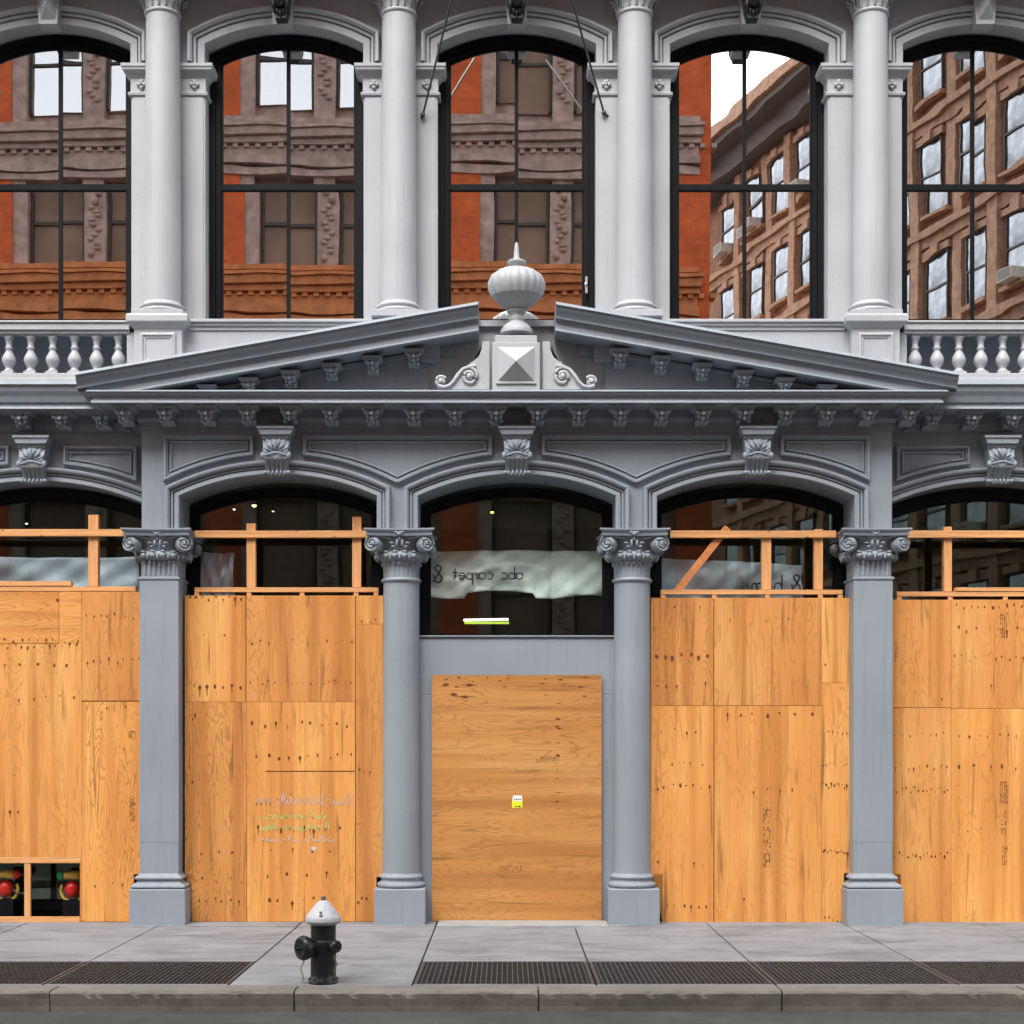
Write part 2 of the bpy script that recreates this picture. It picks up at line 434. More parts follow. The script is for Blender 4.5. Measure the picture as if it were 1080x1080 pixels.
for s in (-1, 1):
    c = XB+s*CXS; k = dict(h=HS, zs=ZSS, zc=ZCS)
    for (xa, xb) in ((s*.31, s*1.16), (-s*.31, -s*1.16)):
        a, b = sorted((c+xa, c+xb))
        lp = [(a, 5.46)]+arcpts(c, a, b, .20, **k)+[(b, 5.46)]
        m = MB(); m.sweep(lp, [(-d, y) for d, y in ring_profile(YS)], closed=True)
        m.sweep(lp, [(-d, y) for d, y in ring2(YS)], closed=True); part(m, 'spandrel_panel', PAINT)
# side bay walls
for s in (-1, 1):
    m = MB()
    c = XB+s*CXS
    a, b = (XB-9.2, XL+.12) if s < 0 else (XR-.12, XB+9.2)
    far = arch(c+s*2.95, 1.35, ZSS, ZCS, ZCAP)
    near = arch(c, HS, ZSS, ZCS, ZCAP)
    if s < 0:
        poly = [(a, 5.7), (a, ZCAP)]+[p for p in near if True]
    poly = [(a, 5.7), (a, ZCAP)]+near+[(b, ZCAP), (b, 5.7)]
    m.plate(poly, [], YS); m.sweep(near, [(0, YS), (0, .74)])
    part(m, 'side_bay_wall', PAINT)
m = MB()
for s in (-1, 1):
    a, b = (XB-9.2, XB-CXS-1.6) if s < 0 else (XB+CXS+1.6, XB+9.2)
    m = MB(); m.box(a, b, YS+.05, .9, 0, ZCAP); part(m, 'outer_wall', PAINT)

# scrolled keystones
def keystone_mesh(w0=.30, w1=.36, h=.53, dep=.20):
    """local: top centre at origin, front towards -y; carved leaf body"""
    m = MB()
    m.taper(0, -dep-.05, .0, -.028, 0, w1+.05, w1+.06); m.taper(0, -dep-.035, .0, -.09, -.030, w1-.02, w1+.03); m.taper(0, -dep, .0, -.13, -.09, w1-.05, w1-.045)
    nu, nv = 20, 26; rows = []
    for j in range(nv+1):
        v = j/nv; z = -.13-(h-.13)*v
        s = dep*(.86+.16*sin(pi*min(1, v*1.9))) if v < .55 else dep*(.86-.45*sin((v-.55)/.45*pi/2))
        wd = (w1-.06)*(1-v)+(w0-.06)*v
        if .5 < v < .6: s += .025
        if v > .93: s += .03
        row = []
        for i in range(nu+1):
            u = i/nu*2-1
            if v < .55: c = .020*abs(sin(u*pi*2.2+v*7*(1 if u > 0 else -1)))+.022*cos(u*pi)*sin(v*11)
            else: c = .022*abs(cos(u*pi*2.5))
            row.append((u*wd/2, -(s+c), z))
        rows.append([(-wd/2, 0, z)]+row+[(wd/2, 0, z)])
    V = [[m.bm.verts.new(p) for p in r] for r in rows]
    for a, b in zip(V, V[1:]):
        for i in range(len(a)-1):
            f = m.bm.faces.new((a[i], a[i+1], b[i+1], b[i])); f.smooth = 0 < i < len(a)-2
    m.bm.faces.new(V[-1])
    for s in (-1, 1):
        m.ball((s*(w1*.40), -dep*1.0, -.32), .030, .035, .042)
        m.ball((s*(w1*.36), -dep*.62, -h+.03), .030, .04, .026)
        for t in (0, 1, 2): m.ball((s*(.035+.035*t), -dep-.02, -.19-.03*t), .012, .018, .04, rot=Matrix.Rotation(s*(.5+.3*t), 4, 'Y'))
    for k in range(-2, 3): m.ball((k*.045, -dep*.66, -h+.028), .017, .03, .03)
    m.ball((0, -dep-.03, -.20), .016, .02, .06)
    m.tube([(-w1*.33+i*w1*.66/8, -dep-.02-.012*cos(pi*(i-4)/4.), -.305-.012*cos(i*pi/4)) for i in range(9)], .014, 6)
    return m
ks = keystone_mesh().build('keystone', PAINT, B, loc=(-BAY, YC, 5.575))
for dx in (0, BAY): copy(ks, B, (dx, YC, 5.575))
for s in (-1, 1): copy(ks, B, (s*CXS, YS, 5.535))

# ---- entablature: centre cornice with returns, corbels
m = MB()
CP = [(0, 5.60), (.03, 5.60), (.03, 5.655), (.045, 5.675), (.06, 5.70), (.06, 5.79), (.40, 5.795), (.40, 5.785), (.452, 5.785), (.446, 5.81), (.430, 5.822), (.430, 5.855), (.448, 5.868), (.47, 5.870), (.48, 5.885), (.487, 5.897), (.498, 5.898), (.478, 5.918), (-.05, 5.925)]
path = [(XR, .75), (XR, YC), (XL, YC), (XL, .75)]   # wound so that left of the path is outward
path = path[::-1]
m.sweep(path, [(-d, z) for d, z in CP], mode='xy')
main_cornice = part(m, 'cornice', PAINT, bevel=0)
# side cornices, set back and taller
side_cornices = {}
CS = [(0, 5.62), (.03, 5.62), (.05, 5.70), (.05, 5.80), (.36, 5.805), (.36, 5.795), (.415, 5.795), (.405, 5.82), (.385, 5.825), (.385, 5.86), (.41, 5.87), (.43, 5.93), (.46, 5.98), (.475, 6.03), (.475, 6.04), (.50, 6.05), (.485, 6.09), (.2, 6.10)]
for s in (-1, 1):
    a, b = (XB-9.2, XL+.02) if s < 0 else (XR-.02, XB+9.2)
    m = MB(); m.sweep([(a, YS), (b, YS)], [(-d, z) for d, z in CS], mode='xy')
    m.box(a, b, YS-.20, YS+.4, 6.08, 6.12)
    o = part(m, 'side_cornice', PAINT); side_cornices[s] = o
def corbel_mesh():
    """origin: wall, top centre"""
    m = MB()
    m.taper(0, -.31, .0, -.030, -.002, .245, .26); m.taper(0, -.29, .0, -.052, -.030, .185, .235)
    # S profile body
    prof = [(-.27, -.052), (-.29, -.075), (-.285, -.10), (-.25, -.115), (-.20, -.12), (-.14, -.135), (-.10, -.16), (-.075, -.185), (0, -.19), (0, -.052)]
    for x0, x1 in ((-.07, -.025), (-.02, .02), (.025, .07)):
        e = 0 if x0 < -.021 or x0 > .021 else .012
        a = [m.bm.verts.new((x0, y-e if k < 8 else y, z)) for k, (y, z) in enumerate(prof)]; b = [m.bm.verts.new((x1, y-e if k < 8 else y, z)) for k, (y, z) in enumerate(prof)]
        m.bm.faces.new(a); m.bm.faces.new(b[::-1])
        for i in range(len(prof)): m.bm.faces.new((a[i], b[i], b[(i+1)%len(prof)], a[(i+1)%len(prof)]))
    for s in (-1, 1):
        m.ball((s*.072, -.275, -.078), .024, .028, .026); m.ball((s*.045, -.235, -.125), .022, .03, .03)
        m.ball((s*.055, -.16, -.16), .028, .04, .026)
    m.ball((0, -.30, -.105), .024, .024, .022); m.ball((0, -.25, -.145), .022, .03, .03)
    return m
corb = corbel_mesh().build('corbel', PAINT, main_cornice)
corb.location = (XB-.23, YC-.055, 5.793)
CSP = .459
xs_c = [XB+(k+.5)*CSP for k in range(-10, 10)]
pos = [(x, YC-.055, 5.793) for x in xs_c]
corb.location = pos[0]
for p in pos[1:]: copy(corb, main_cornice, p)
for s in (-1, 1):                                        # corbels on the returns
    c = copy(corb, main_cornice, (XB+s*4.235+s*.055, .42, 5.793)); c.rotation_euler = (0, 0, s*pi/2)
    for k in range(9): copy(corb, side_cornices[s], (XB+s*(4.235+.46+.455*k), YS-.045, 5.805))

# ---- broken pediment
RS, RX0, RX1, RZ = .1755, .425, 4.835, 6.875            # slope, inner and outer reach, top of inner end
def rz(u): return RZ-RS*(u-RX0)
RP = [(.45, .02), (-.405, .004), (-.435, -.034), (-.412, -.036), (-.408, -.055), (-.395, -.080), (-.370, -.105), (-.352, -.130), (-.345, -.150), (-.362, -.160), (-.330, -.165), (-.330, -.178), (-.312, -.182), (-.305, -.205), (-.305, -.262), (-.330, -.290), (-.315, -.300), (-.27, -.300), (-.27, -.285), (YC-.02, -.285)]
ped = []
for s in (-1, 1):
    m = MB(); n = 70; V = []
    for i in range(n+1):
        u = RX0+(RX1-RX0)*i/n
        V.append([m.bm.verts.new((XB+s*u, y, max(rz(u)+dz, 5.918))) for y, dz in RP])
    for a, b in zip(V, V[1:]):
        for j in range(len(RP)-1):
            try: m.bm.faces.new((a[j], a[j+1], b[j+1], b[j]))
            except ValueError: pass
    m.bm.faces.new(V[0]); 
    bmesh.ops.remove_doubles(m.bm, verts=m.bm.verts, dist=.0004)
    # bed moulding below the soffit
    for u0 in [x*.12 for x in range(0, 27)]:
        ua, ub = 1.0+u0, 1.0+u0+.12
        if rz(ub)-.42 < 5.90: break
        a, b = XB+s*ua, XB+s*ub
        za, zb = rz(ua), rz(ub)
        m.prism([(a, za-.305), (b, zb-.305), (b, zb-.345), (a, za-.345)], YC-.05, YC+.02)
    p = part(m, 'raking_cornice', PAINT, label='%s raking half of the broken pediment' % ('left' if s < 0 else 'right'))
    ped.append(p)
    for k in range(10):
        x = (k+.5)*CSP; 
        if x < 1.0 or x > 3.5: continue
        copy(corb, p, (XB+s*x, YC-.05, rz(x)-.325), (.85, .85, .85))
    # tympanum
    m = MB(); ui = (XB-X(452, YC)) if s < 0 else (X(638, YC)-XB)
    pts = [(XB+s*ui, 5.915), (XB+s*ui, rz(ui)-.29), (XB+s*4.25, 5.95), (XB+s*4.25, 5.915)]
    m.prism(pts, YC, YC+.3)
    part(m, 'tympanum', PAINT)
    # stepped blocks at the inner end of the bed mould
    m = MB(); m.box(*sorted((XB+s*(ui-.13), XB+s*(ui+.08))), YC-.13, YC+.14, rz(ui)-.44, rz(ui)-.27); m.box(*sorted((XB+s*(ui-.30), XB+s*(ui-.12))), YC-.0, YC+.14, rz(ui)-.36, rz(ui)-.24)
    part(m, 'bed_block', PAINT, bevel=.006)

# wall and ledges between pediment and upper floor
m = MB()
m.box(XL+.05, XR-.05, .30, .44, 5.90, 6.80)
for s in (-1, 1):
    m.box(*sorted((XB+s*.43, XB+s*3.78)), .16, .32, 5.93, 6.72)
part(m, 'balcony_wall', PAINT_UP)
m = MB()
for s in (-1, 1):
    a, b = sorted((XB+s*.44, XB+s*3.72))
    m.box(a, b, .09, .40, 6.80, 6.835); m.box(a, b, .115, .40, 6.765, 6.802); m.box(a, b, .14, .40, 6.72, 6.767)
m.box(XB-7.5, XB+7.5, .24, 1.0, 6.835, 6.86); m.box(XB-.45, XB+.45, .24, .44, 6.79, 6.836)
part(m, 'sill_ledge', PAINT_UP, bevel=.006)

# ---- column pedestals at balcony level
def pedestal(cx):
    m = MB()
    m.square(cx, .30, [(.27, 6.12), (.27, 6.70), (.29, 6.715), (.31, 6.74), (.335, 6.76), (.345, 6.775), (.345, 6.835), (.335, 6.86)])
    y = .03
    lp = [(cx-.20, 6.30), (cx-.20, 6.66), (cx+.20, 6.66), (cx+.20, 6.30)]
    m.sweep(lp, [(0, y), (0, y-.02), (-.03, y-.03), (-.04, y-.01), (-.06, y-.012), (-.065, y)], closed=True)
    return m
for s in (-1, 1):
    part(pedestal(XB+s*4.035), 'pedestal', PAINT_UP, bevel=.004)

# ---- balustrades
def baluster_mesh():
    m = MB()
    m.square(0, 0, [(.058, 0), (.058, .035)]); m.square(0, 0, [(.045, .37), (.045, .395)])
    m.lathe(0, 0, [(.05, .035), (.052, .05), (.035, .065), (.032, .075), (.05, .10), (.066, .135), (.068, .16), (.058, .19), (.038, .225), (.028, .25), (.04, .262), (.04, .272), (.028, .285), (.03, .31), (.036, .345), (.048, .358), (.048, .37)], 16)
    return m
bal = None
for s in (-1, 1):
    m = MB()
    a, b = sorted((XB+s*4.38, XB+s*9.2))
    m.box(a, b, .12, .33, 6.72, 6.80); m.box(a, b, .145, .31, 6.685, 6.722); m.box(a, b, .10, .35, 6.798, 6.815)
    m.box(a, b, .10, .36, 6.125, 6.225); m.box(a, b, .07, .38, 6.12, 6.16)
    m.box(*sorted((XB+s*4.27, XB+s*4.42)), .16, .32, 6.2, 6.70)
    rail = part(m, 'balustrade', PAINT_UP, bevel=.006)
    for k in range(10):
        p = (XB+s*(4.53+.249*k), .225, 6.27-.048)
        if bal is None: bal = baluster_mesh().build('baluster', PAINT_UP, rail); bal.scale = (1.15, 1.15, 1.17); bal.location = p
        else: copy(bal, rail, p)
    m = MB(); m.box(a, b, .62, .70, 6.0, 6.86); part(m, 'balcony_back_wall', plain('blue_grey_wall', (.40, .47, .58), .6))

# ---- lower columns
def volute(m, c, R, ang, depth, flip, turns=2.1):
    """spiral scroll, axis in the xy-plane turned by ang from -y"""
    pts = []
    n = 26
    M = Matrix.Translation(c) @ Matrix.Rotation(ang, 4, 'Z')
    for i in range(n+1):
        t = i/n; r = R*(1-.82*t); a = pi*.5+flip*turns*2*pi*t
        pts.append(M @ Vector((cos(a)*r, -depth/2-.012*t, sin(a)*r)))
    m.tube(pts, R*.17, 6)
    rr = [[tuple(M @ Vector((cos(a)*R*.93, y, sin(a)*R*.93))) for a in (2*pi*k/18 for k in range(18))] for y in (-depth/2, depth/2)]
    m.rings(rr); m.ball(M @ Vector((0, -depth/2-.01, 0)), R*.2, R*.2, R*.2, 8, 6)
def abacus(m, z0, z1, h, sq, y=0):
    rows = []
    def ring(hh, z, dish):
        pts = []
        for k in range(4):
            for i in range(8):
                t = i/8*2-1
                q = hh*(1-dish*(1-t*t))
                x, yy = (t*hh, -q)
                a = k*pi/2; pts.append((x*cos(a)-yy*sin(a), x*sin(a)+yy*cos(a), z))
        return pts
    d = .13 if not sq else .10
    dz = z1-z0
    m.rings([ring(h*.93, z0, d), ring(h*.95, z0+dz*.25, d), ring(h*.90, z0+dz*.35, d), ring(h*.93, z0+dz*.5, d), ring(h*.99, z0+dz*.72, d), ring(h, z0+dz*.8, d), ring(h, z1, d)], True, False)
def capital_mesh(sq, r=.20):
    """local z from astragal (0) to abacus top (.55)"""
    m = MB()
    if sq:
        m.square(0, 0, [(.205, -.02), (.235, 0), (.235, .02), (.20, .035)])
        m.square(0, 0, [(.198, .03), (.195, .20), (.21, .235)])
        for k in range(4):
            R = Matrix.Rotation(k*pi/2, 4, 'Z')
            for i in range(-3, 4):
                p = R @ Vector((i*.055, -.198, .0)); q = R @ Vector((i*.055, -.203, .0))
                m.tube([(p.x, p.y, .04), (p.x, p.y, .18)], .017, 6); m.ball((p.x, p.y, .19), .024, .024, .03, 8, 5)
        rr = .275
    else:
        m.lathe(0, 0, [(.195, -.03), (.225, -.015), (.232, 0), (.225, .015), (.195, .03)], 32)
        m.lathe(0, 0, [(.195, .025), (.195, .10), (.20, .17), (.215, .21), (.24, .235)], 96, lambda t, r, z: r+(.011*abs(sin(t*12))**.6 if z < .2 else .004))
        for i in range(20):
            a = 2*pi*i/20; m.ball((cos(a)*.208, sin(a)*.208, .185), .026, .026, .03, 8, 5)
        rr = .25
    # egg and leaf ring
    N = 16
    m.lathe(0, 0, [(rr-.04, .215), (rr+.0, .235), (rr+.03, .26), (rr+.035, .285), (rr+.01, .31), (rr-.05, .33)], 32, (lambda t, r, z: r*(.93+.12*(1/max(abs(cos(t)), abs(sin(t)))-1))) if sq else None)
    for i in range(N):
        a = 2*pi*(i+.5)/N; k = (.97+.16*(1/max(abs(cos(a)), abs(sin(a)))-1)) if sq else 1
        m.ball((cos(a)*(rr+.028)*k, sin(a)*(rr+.028)*k, .262), .036, .036, .034, 8, 6)
        m.ball((cos(a)*(rr+.03)*k, sin(a)*(rr+.03)*k, .305), .030, .030, .016, 8, 5)
        a2 = a+pi/N; m.ball((cos(a2)*(rr+.03), sin(a2)*(rr+.03), .245), .014, .014, .03, 6, 5)
    # bell behind the volutes
    m.lathe(0, 0, [(rr-.02, .31), (rr-.01, .36), (rr+.02, .44), (rr+.04, .48)], 32)
    for sx in (-1, 1):
        for sy in (-1, 1):
            volute(m, (sx*.285, sy*.27, .385), .092, sx*sy*radians(-22) if sy < 0 else sx*radians(22)+pi, .11, -sx*(-sy))
            m.tube([(sx*(.10), sy*.285, .455), (sx*.17, sy*.295, .462), (sx*.24, sy*.30, .478), (sx*.29, sy*.305, .475)], .016, 6)
            # side roll of the scroll
            m.lathe(sx*.335, sy*.235, [(.02, .33), (.05, .345), (.055, .38), (.05, .43), (.02, .45)], 12)
    for k in range(4):
        R = Matrix.Rotation(k*pi/2, 4, 'Z')
        for (x, z, a, b, c) in ((0, .50, .040, .03, .030), (-.035, .515, .03, .03, .018), (.035, .515, .03, .03, .018), (0, .45, .022, .03, .03), (-.13, .455, .022, .02, .014), (.13, .455, .022, .02, .014), (-.03, .40, .018, .03, .045), (.03, .40, .018, .03, .045), (-.13, .47, .01, .02, .02), (.13, .47, .01, .02, .02), (-.09, .40, .03, .02, .012), (.09, .40, .03, .02, .012), (-.07, .36, .024, .02, .012), (.07, .36, .024, .02, .012)):
            p = R @ Vector((x, -.315 if z > .48 else -.285, z)); m.ball(p, *((a, b, c) if k % 2 == 0 else (b, a, c)), 8, 6)
    abacus(m, .475, .555, .395, sq)
    return m
def col_base_mesh(sq):
    m = MB()
    h = .316 if sq else .288
    m.square(0, 0, [(h, -.05), (h, .395), (h-.006, .405)])
    if sq: m.square(0, 0, [(.28, .405), (.308, .42), (.308, .442), (.262, .470), (.240, .482), (.240, .505), (.268, .515), (.266, .535), (.232, .56), (.223, .575)])
    else:
        m.lathe(0, 0, [(.24, .404), (.262, .412), (.276, .43), (.272, .452), (.250, .468), (.232, .475), (.228, .49), (.232, .505), (.245, .512), (.250, .525), (.245, .54), (.224, .552), (.214, .575)], 48)
    return m
ycol = .30
xcols = [XB-4.035, XB-1.318, XB+1.318, XB+4.02]
protos = {}
def lower_column(x, sq, lab):
    m = MB()
    zt = ZCAP-.555
    if sq:
        m.square(x, ycol, [(.222, .56), (.222, zt)]); m.square(x, ycol, [(.2245, .93), (.2245, 2.05 if x < 0 else 1.86)])
    else: m.lathe(x, ycol, [(.216, .56), (.212, 1.4), (.205, zt)], 48)
    sh = part(m, 'column', PAINT, bevel=.01 if sq else 0, label=lab)
    for nm, fn, z in (('column_capital', capital_mesh, zt), ('column_base', col_base_mesh, 0)):
        if (nm, sq) in protos: copy(protos[(nm, sq)], sh, (x, ycol, z))
        else:
            o = fn(sq).build(nm, PAINT, sh, bevel=.008 if nm == 'column_base' else 0); o.location = (x, ycol, z); protos[(nm, sq)] = o
lower_column(xcols[0], True, 'square pier with carved capital left of the second boarded bay')
lower_column(xcols[1], False, 'round column left of the boarded door')
lower_column(xcols[2], False, 'round column right of the boarded door')
lower_column(xcols[3], True, 'square pier with carved capital right of the fourth boarded bay')
for s in (-1, 1): lower_column(XB+s*6.98, False, 'column beyond the end bay')

# ---- lower windows
def shop_window(cx, h, zs, zc, zb, y):
    m = MB()
    pth = arch(cx, h, zs, zc, zb)+[]
    loop = arch(cx, h, zs, zc, zb)
    t = .095
    m.sweep(loop+[loop[0]][0:0], [(0, y), (-t, y), (-t, y+.03), (-t-.02, y+.03), (-t-.02, y+.08)], closed=True)
    fr = part(m, 'shop_window', BLACK, label=None)
    m = MB(); gl = [(p[0], p[1]) for p in arch(cx, h-.08, zs-.03, zc-.09, zb+.08)]
    m.prism(gl, y+.05, y+.058)
    g = m.build('window_pane', GLASS_LO, fr)
    return fr
shop_window(bays[0], H1, ZS1-.04, ZC1-.05, .1, .60)
shop_window(bays[2], H1, ZS1-.04, ZC1-.05, .1, .60)
shop_window(bays[1], H1, ZS1-.04, ZC1-.05, 3.20, .60)
for s in (-1, 1): shop_window(XB+s*CXS, HS-.02, ZSS-.04, ZCS-.05, .1, .72)
# door bay surround
m = MB()
x0, x1 = XB-BAY/2+.1, XB+BAY/2-.1
zt = Z(672, .36)
m.box(x0, x1, .36, .62, 2.60, zt)
m.box(x0, X(461, .36), .36, .62, 0.0, 2.60); m.box(X(630, .36), x1, .36, .62, 0.0, 2.60)
m.box(x0, x1, .335, .66, zt, zt+.018)
part(m, 'door_surround', PAINT, bevel=.006)
m = MB(); m.box(X(461, .36), X(630, .36), .5, .56, 0, 2.6); part(m, 'shop_door', BLACK)
# interior rooms
m = MB()
m.box(-9, 9, 6.5, 6.6, 0, 5.35); m.box(-9, 9, 1.2, 6.5, 5.25, 5.35); m.box(-9.1, -9, .7, 6.5, 0, 5.35); m.box(9, 9.1, .7, 6.5, 0, 5.35); m.box(-9, 9, .7, 6.5, -.05, .0)
m.box(-9, 9, .78, 1.25, 5.12, 5.9)
for x in (-4.1, -1.25, 1.45, 4.2): m.box(x-.16, x+.16, 3.4, 3.7, 0, 5.3)
m.box(-9, 9, 3.0, 3.25, 4.9, 5.3)
for x in range(-8, 9): m.box(x-.3, x+.35, 6.1, 6.5, 2.2+.5*(x % 3), 3.9+.25*(x % 2))
part(m, 'shop_interior', DARKIN)
m = MB()
m.box(-9, 9, 5.5, 5.6, 6.9, 11); m.box(-9, 9, 1.0, 5.5, 10.7, 10.8); m.box(-9, 9, 1.15, 5.5, 6.8, 6.9)
m.box(-9.1, -9, 1.0, 5.5, 6.9, 11); m.box(9, 9.1, 1.0, 5.5, 6.9, 11)
part(m, 'upper_interior', BROWNIN)

# ---- upper storey
YU = .45
HU, ZSU, ZCU = .913, 10.09, 10.317
holes = [arch(XB+k*BAY*.995, HU, ZSU, ZCU, 6.86) for k in range(-3, 4)]
m = MB(); m.plate([(XB-9.2, 6.84), (XB+9.2, 6.84), (XB+9.2, 13.5), (XB-9.2, 13.5)], holes, YU)
for h in holes: m.sweep(h, [(0, YU), (0, 1.02)])
m.box(XB-9.2, XB+9.2, 1.0, 7.0, 11.3, 13.5); m.box(XB-9.25, XB-9.15, .4, 7, 0, 13.4); m.box(XB+9.15, XB+9.25, .4, 7, 0, 13.4); m.box(XB-9.2, XB+9.2, 6.9, 7.0, 0, 13.3)
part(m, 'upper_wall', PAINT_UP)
m = MB()
UP = [(0, YU), (0, YU-.045), (.075, YU-.045), (.077, YU-.012), (.092, YU-.012), (.094, YU-.06), (.118, YU-.07), (.120, YU-.035), (.132, YU-.035), (.134, YU-.085), (.155, YU-.115), (.175, YU-.12), (.185, YU-.11), (.19, YU)]
for k in range(-3, 4):
    m = MB(); m.sweep(arch(XB+k*BAY*.995, HU, ZSU, ZCU, 9.86), UP); part(m, 'upper_archivolt', PAINT_UP)
# pilaster caps with rosettes, pilaster edges
edges = [XB+(k+.5)*BAY*.995 for k in range(-3, 3)]
for x in edges:
    w = BAY*.995/2-HU; m = MB()
    m.sweep([(x-w, 1.0), (x-w, YU), (x+w, YU), (x+w, 1.0)], [(-d, z) for d, z in [(0, 9.50), (.03, 9.505), (.035, 9.53), (.02, 9.545), (.008, 9.55), (.008, 9.70), (.03, 9.73), (.05, 9.755), (.085, 9.775), (.09, 9.80), (.10, 9.81), (.10, 9.845), (0, 9.86)]], mode='xy')
    m.box(x-w+.02, x+w-.02, YU-.012, YU+.01, 6.86, 9.50)
    for sx in (-1, 1):
        c = x+sx*(w-.12)
        for a in range(4): m.ball((c+cos(a*pi/2)*.032, YU-.025, 9.63+sin(a*pi/2)*.032), .026, .016, .026, 8, 6)
        m.ball((c, YU-.04, 9.63), .016, .014, .016, 8, 6)
    part(m, 'pilaster_cap', PAINT_UP)
# keystones of the upper arches
m = MB()
DK = plain('dark_bracket_paint', (.02, .02, .022), .5)
def ukey(kind):
    m = MB()
    m.taper(0, -.16, .02, -.0, .62, .21, .30)
    if kind == 'diamond':
        a = [(-.085, -.162, .05), (.085, -.162, .05), (.10, -.162, .42), (-.10, -.162, .42)]; t = (0, -.26, .17)
        for i in range(4): m.face([a[i], a[(i+1) % 4], t])
    return m
uk1 = ukey('plain'); uk1 = uk1.build('upper_keystone', PAINT_UP, B, loc=(-BAY*.995, YU, 10.26))
m = MB(); 
m.prism([(-.09, .10), (-.06, .0), (.06, .0), (.09, .10), (.115, .62), (-.115, .62)], -.30, -.165)
for k in range(-2, 3): m.ball((k*.035, -.31, .06+.02*abs(k)), .02, .03, .05, 8, 6)
m.ball((0, -.36, .26), .09, .10, .16, 12, 8)
for s in (-1, 1): m.ball((s*.07, -.32, .15), .035, .05, .07, 8, 6)
br = m.build('bracket_carving', DK, uk1)
for dx in (0, BAY*.995):
    c = copy(uk1, B, (dx, YU, 10.26)); copy(br, c, (0, 0, 0))
uk2 = ukey('diamond').build('upper_keystone', PAINT_UP, B, loc=(-2*BAY*.995, YU, 10.26))
copy(uk2, B, (2*BAY*.995, YU, 10.26))
# upper windows
def upper_window(cx):
    y = .68; m = MB()
    h, zs, zc, zb = HU-.01, ZSU-.02, ZCU-.015, 6.87
    m.sweep(arch(cx, h, zs, zc, zb), [(0, y-.03), (-.055, y-.03), (-.06, y), (-.115, y), (-.12, y+.025), (-.138, y+.025), (-.138, y+.08)], closed=True)
    m.box(cx-.022, cx+.022, y+.025, y+.07, zb, zc-.05)
    zm = Z(197, y); m.box(cx-h, cx+h, y+.01, y+.07, zm-.034, zm+.034)
    m.box(cx-h, cx+h, y+.0, y+.07, zb, zb+.06)
    fr = part(m, 'sash_window', BLACK)
    a = arch(cx, h-.12, zs-.04, zc-.12, zm)
    # four panes, each tilted a hair so the street breaks up across them
    for sx in (-1, 1):
        for up in (0, 1):
            x0, x1 = sorted((cx, cx+sx*(h-.11)))
            if up: pts = [(cx, zm)]+[(cx, zc-.12)]+[p for p in (a if sx > 0 else a[::-1]) if (p[0]-cx)*sx > .001][0:]
            else: pts = [(x0, zb), (x1, zb), (x1, zm), (x0, zm)]
            m = MB(); mx, mz = (x0+x1)/2, (zb+zm)/2 if not up else (zm+zc)/2
            m.face([(p[0]-mx, 0, p[1]-mz) for p in pts])
            g = m.build('window_pane', GLASS_UP, fr, normals=False)
            g.location = (mx, y+.045, mz)
            g.rotation_euler = (random.uniform(-.0022, .0022), 0, random.uniform(-.003, .003))
    return fr
for k in range(-2, 3): upper_window(XB+k*BAY*.992)
# latch on the middle window
m = MB(); m.box(X(617, .65), X(619.5, .65), .60, .65, Z(310, .65), Z(293, .65)); m.ball((X(618, .6), .60, Z(300, .6)), .018, .02, .03); part(m, 'window_latch', plain('latch_metal', (.4, .4, .4), .4, .8))
# upper columns
def upcol(x):
    m = MB(); m.lathe(x, .27, [(.205, 7.03), (.203, 8.3), (.19, 10.36)], 48)
    sh = part(m, 'upper_column', PAINT_UP)
    for nm in ('upper_base', 'upper_capital'):
        if nm in protos: copy(protos[nm], sh, (x, .27, 0)); continue
        m = MB()
        if nm == 'upper_base':
            m.square(0, 0, [(.29, 6.84), (.29, 6.905), (.285, 6.91)])
            m.lathe(0, 0, [(.27, 6.905), (.285, 6.925), (.28, 6.945), (.25, 6.955), (.235, 6.965), (.238, 6.98), (.252, 6.99), (.25, 7.01), (.225, 7.02), (.205, 7.05)], 40)
        else:
            m.lathe(0, 0, [(.19, 10.31), (.205, 10.32), (.21, 10.335), (.205, 10.35), (.19, 10.36)], 40)
            m.lathe(0, 0, [(.19, 10.35), (.195, 10.45), (.22, 10.56), (.30, 10.68)], 72, lambda t, r, z: r+.012*abs(sin(t*10)))
            for i in range(16):
                a = 2*pi*i/16; m.tube([(cos(a)*.20, sin(a)*.20, 10.37), (cos(a)*.225, sin(a)*.225, 10.47), (cos(a)*.27, sin(a)*.27, 10.50)], .016, 6)
            for s in (-1, 1): volute(m, (s*.27, -.24, 10.58), .07, -s*.4, .1, s)
            m.square(0, 0, [(.35, 10.68), (.37, 10.75)])
        o = m.build(nm, PAINT_UP, sh); o.location = (x, .27, 0); protos[nm] = o
for x in (XB-4.035, XB-BAY/2, XB+BAY/2, XB+4.035, XB-6.75, XB+6.75): upcol(x)
# entablature above the upper columns, outside the frame
m = MB(); m.box(XB-9.3, XB+9.3, -.15, .5, 10.78, 11.2); m.box(XB-9.4, XB+9.4, -.25, .5, 11.2, 11.6); part(m, 'upper_cornice', PAINT_UP)
# stay rods
for pa, pb in (((446, 121), (477, -4)), ((637, 119), (602, -4))):
    m = MB()
    a = Vector((X(pa[0], .40), .40, Z(pa[1], .40))); b = Vector((X(pb[0], -.35), -.35, Z(pb[1], -.35)))
    c = a+(b-a)*1.5
    m.tube([a+Vector((-.02 if pa[0] < 540 else .05, .04, -.02)), a, a+(b-a)*.06, b, c], .013, 8)
    m.ball(a, .03, .03, .03)
    part(m, 'stay_rod', plain('dull_steel', (.10, .10, .10), .5, .5))

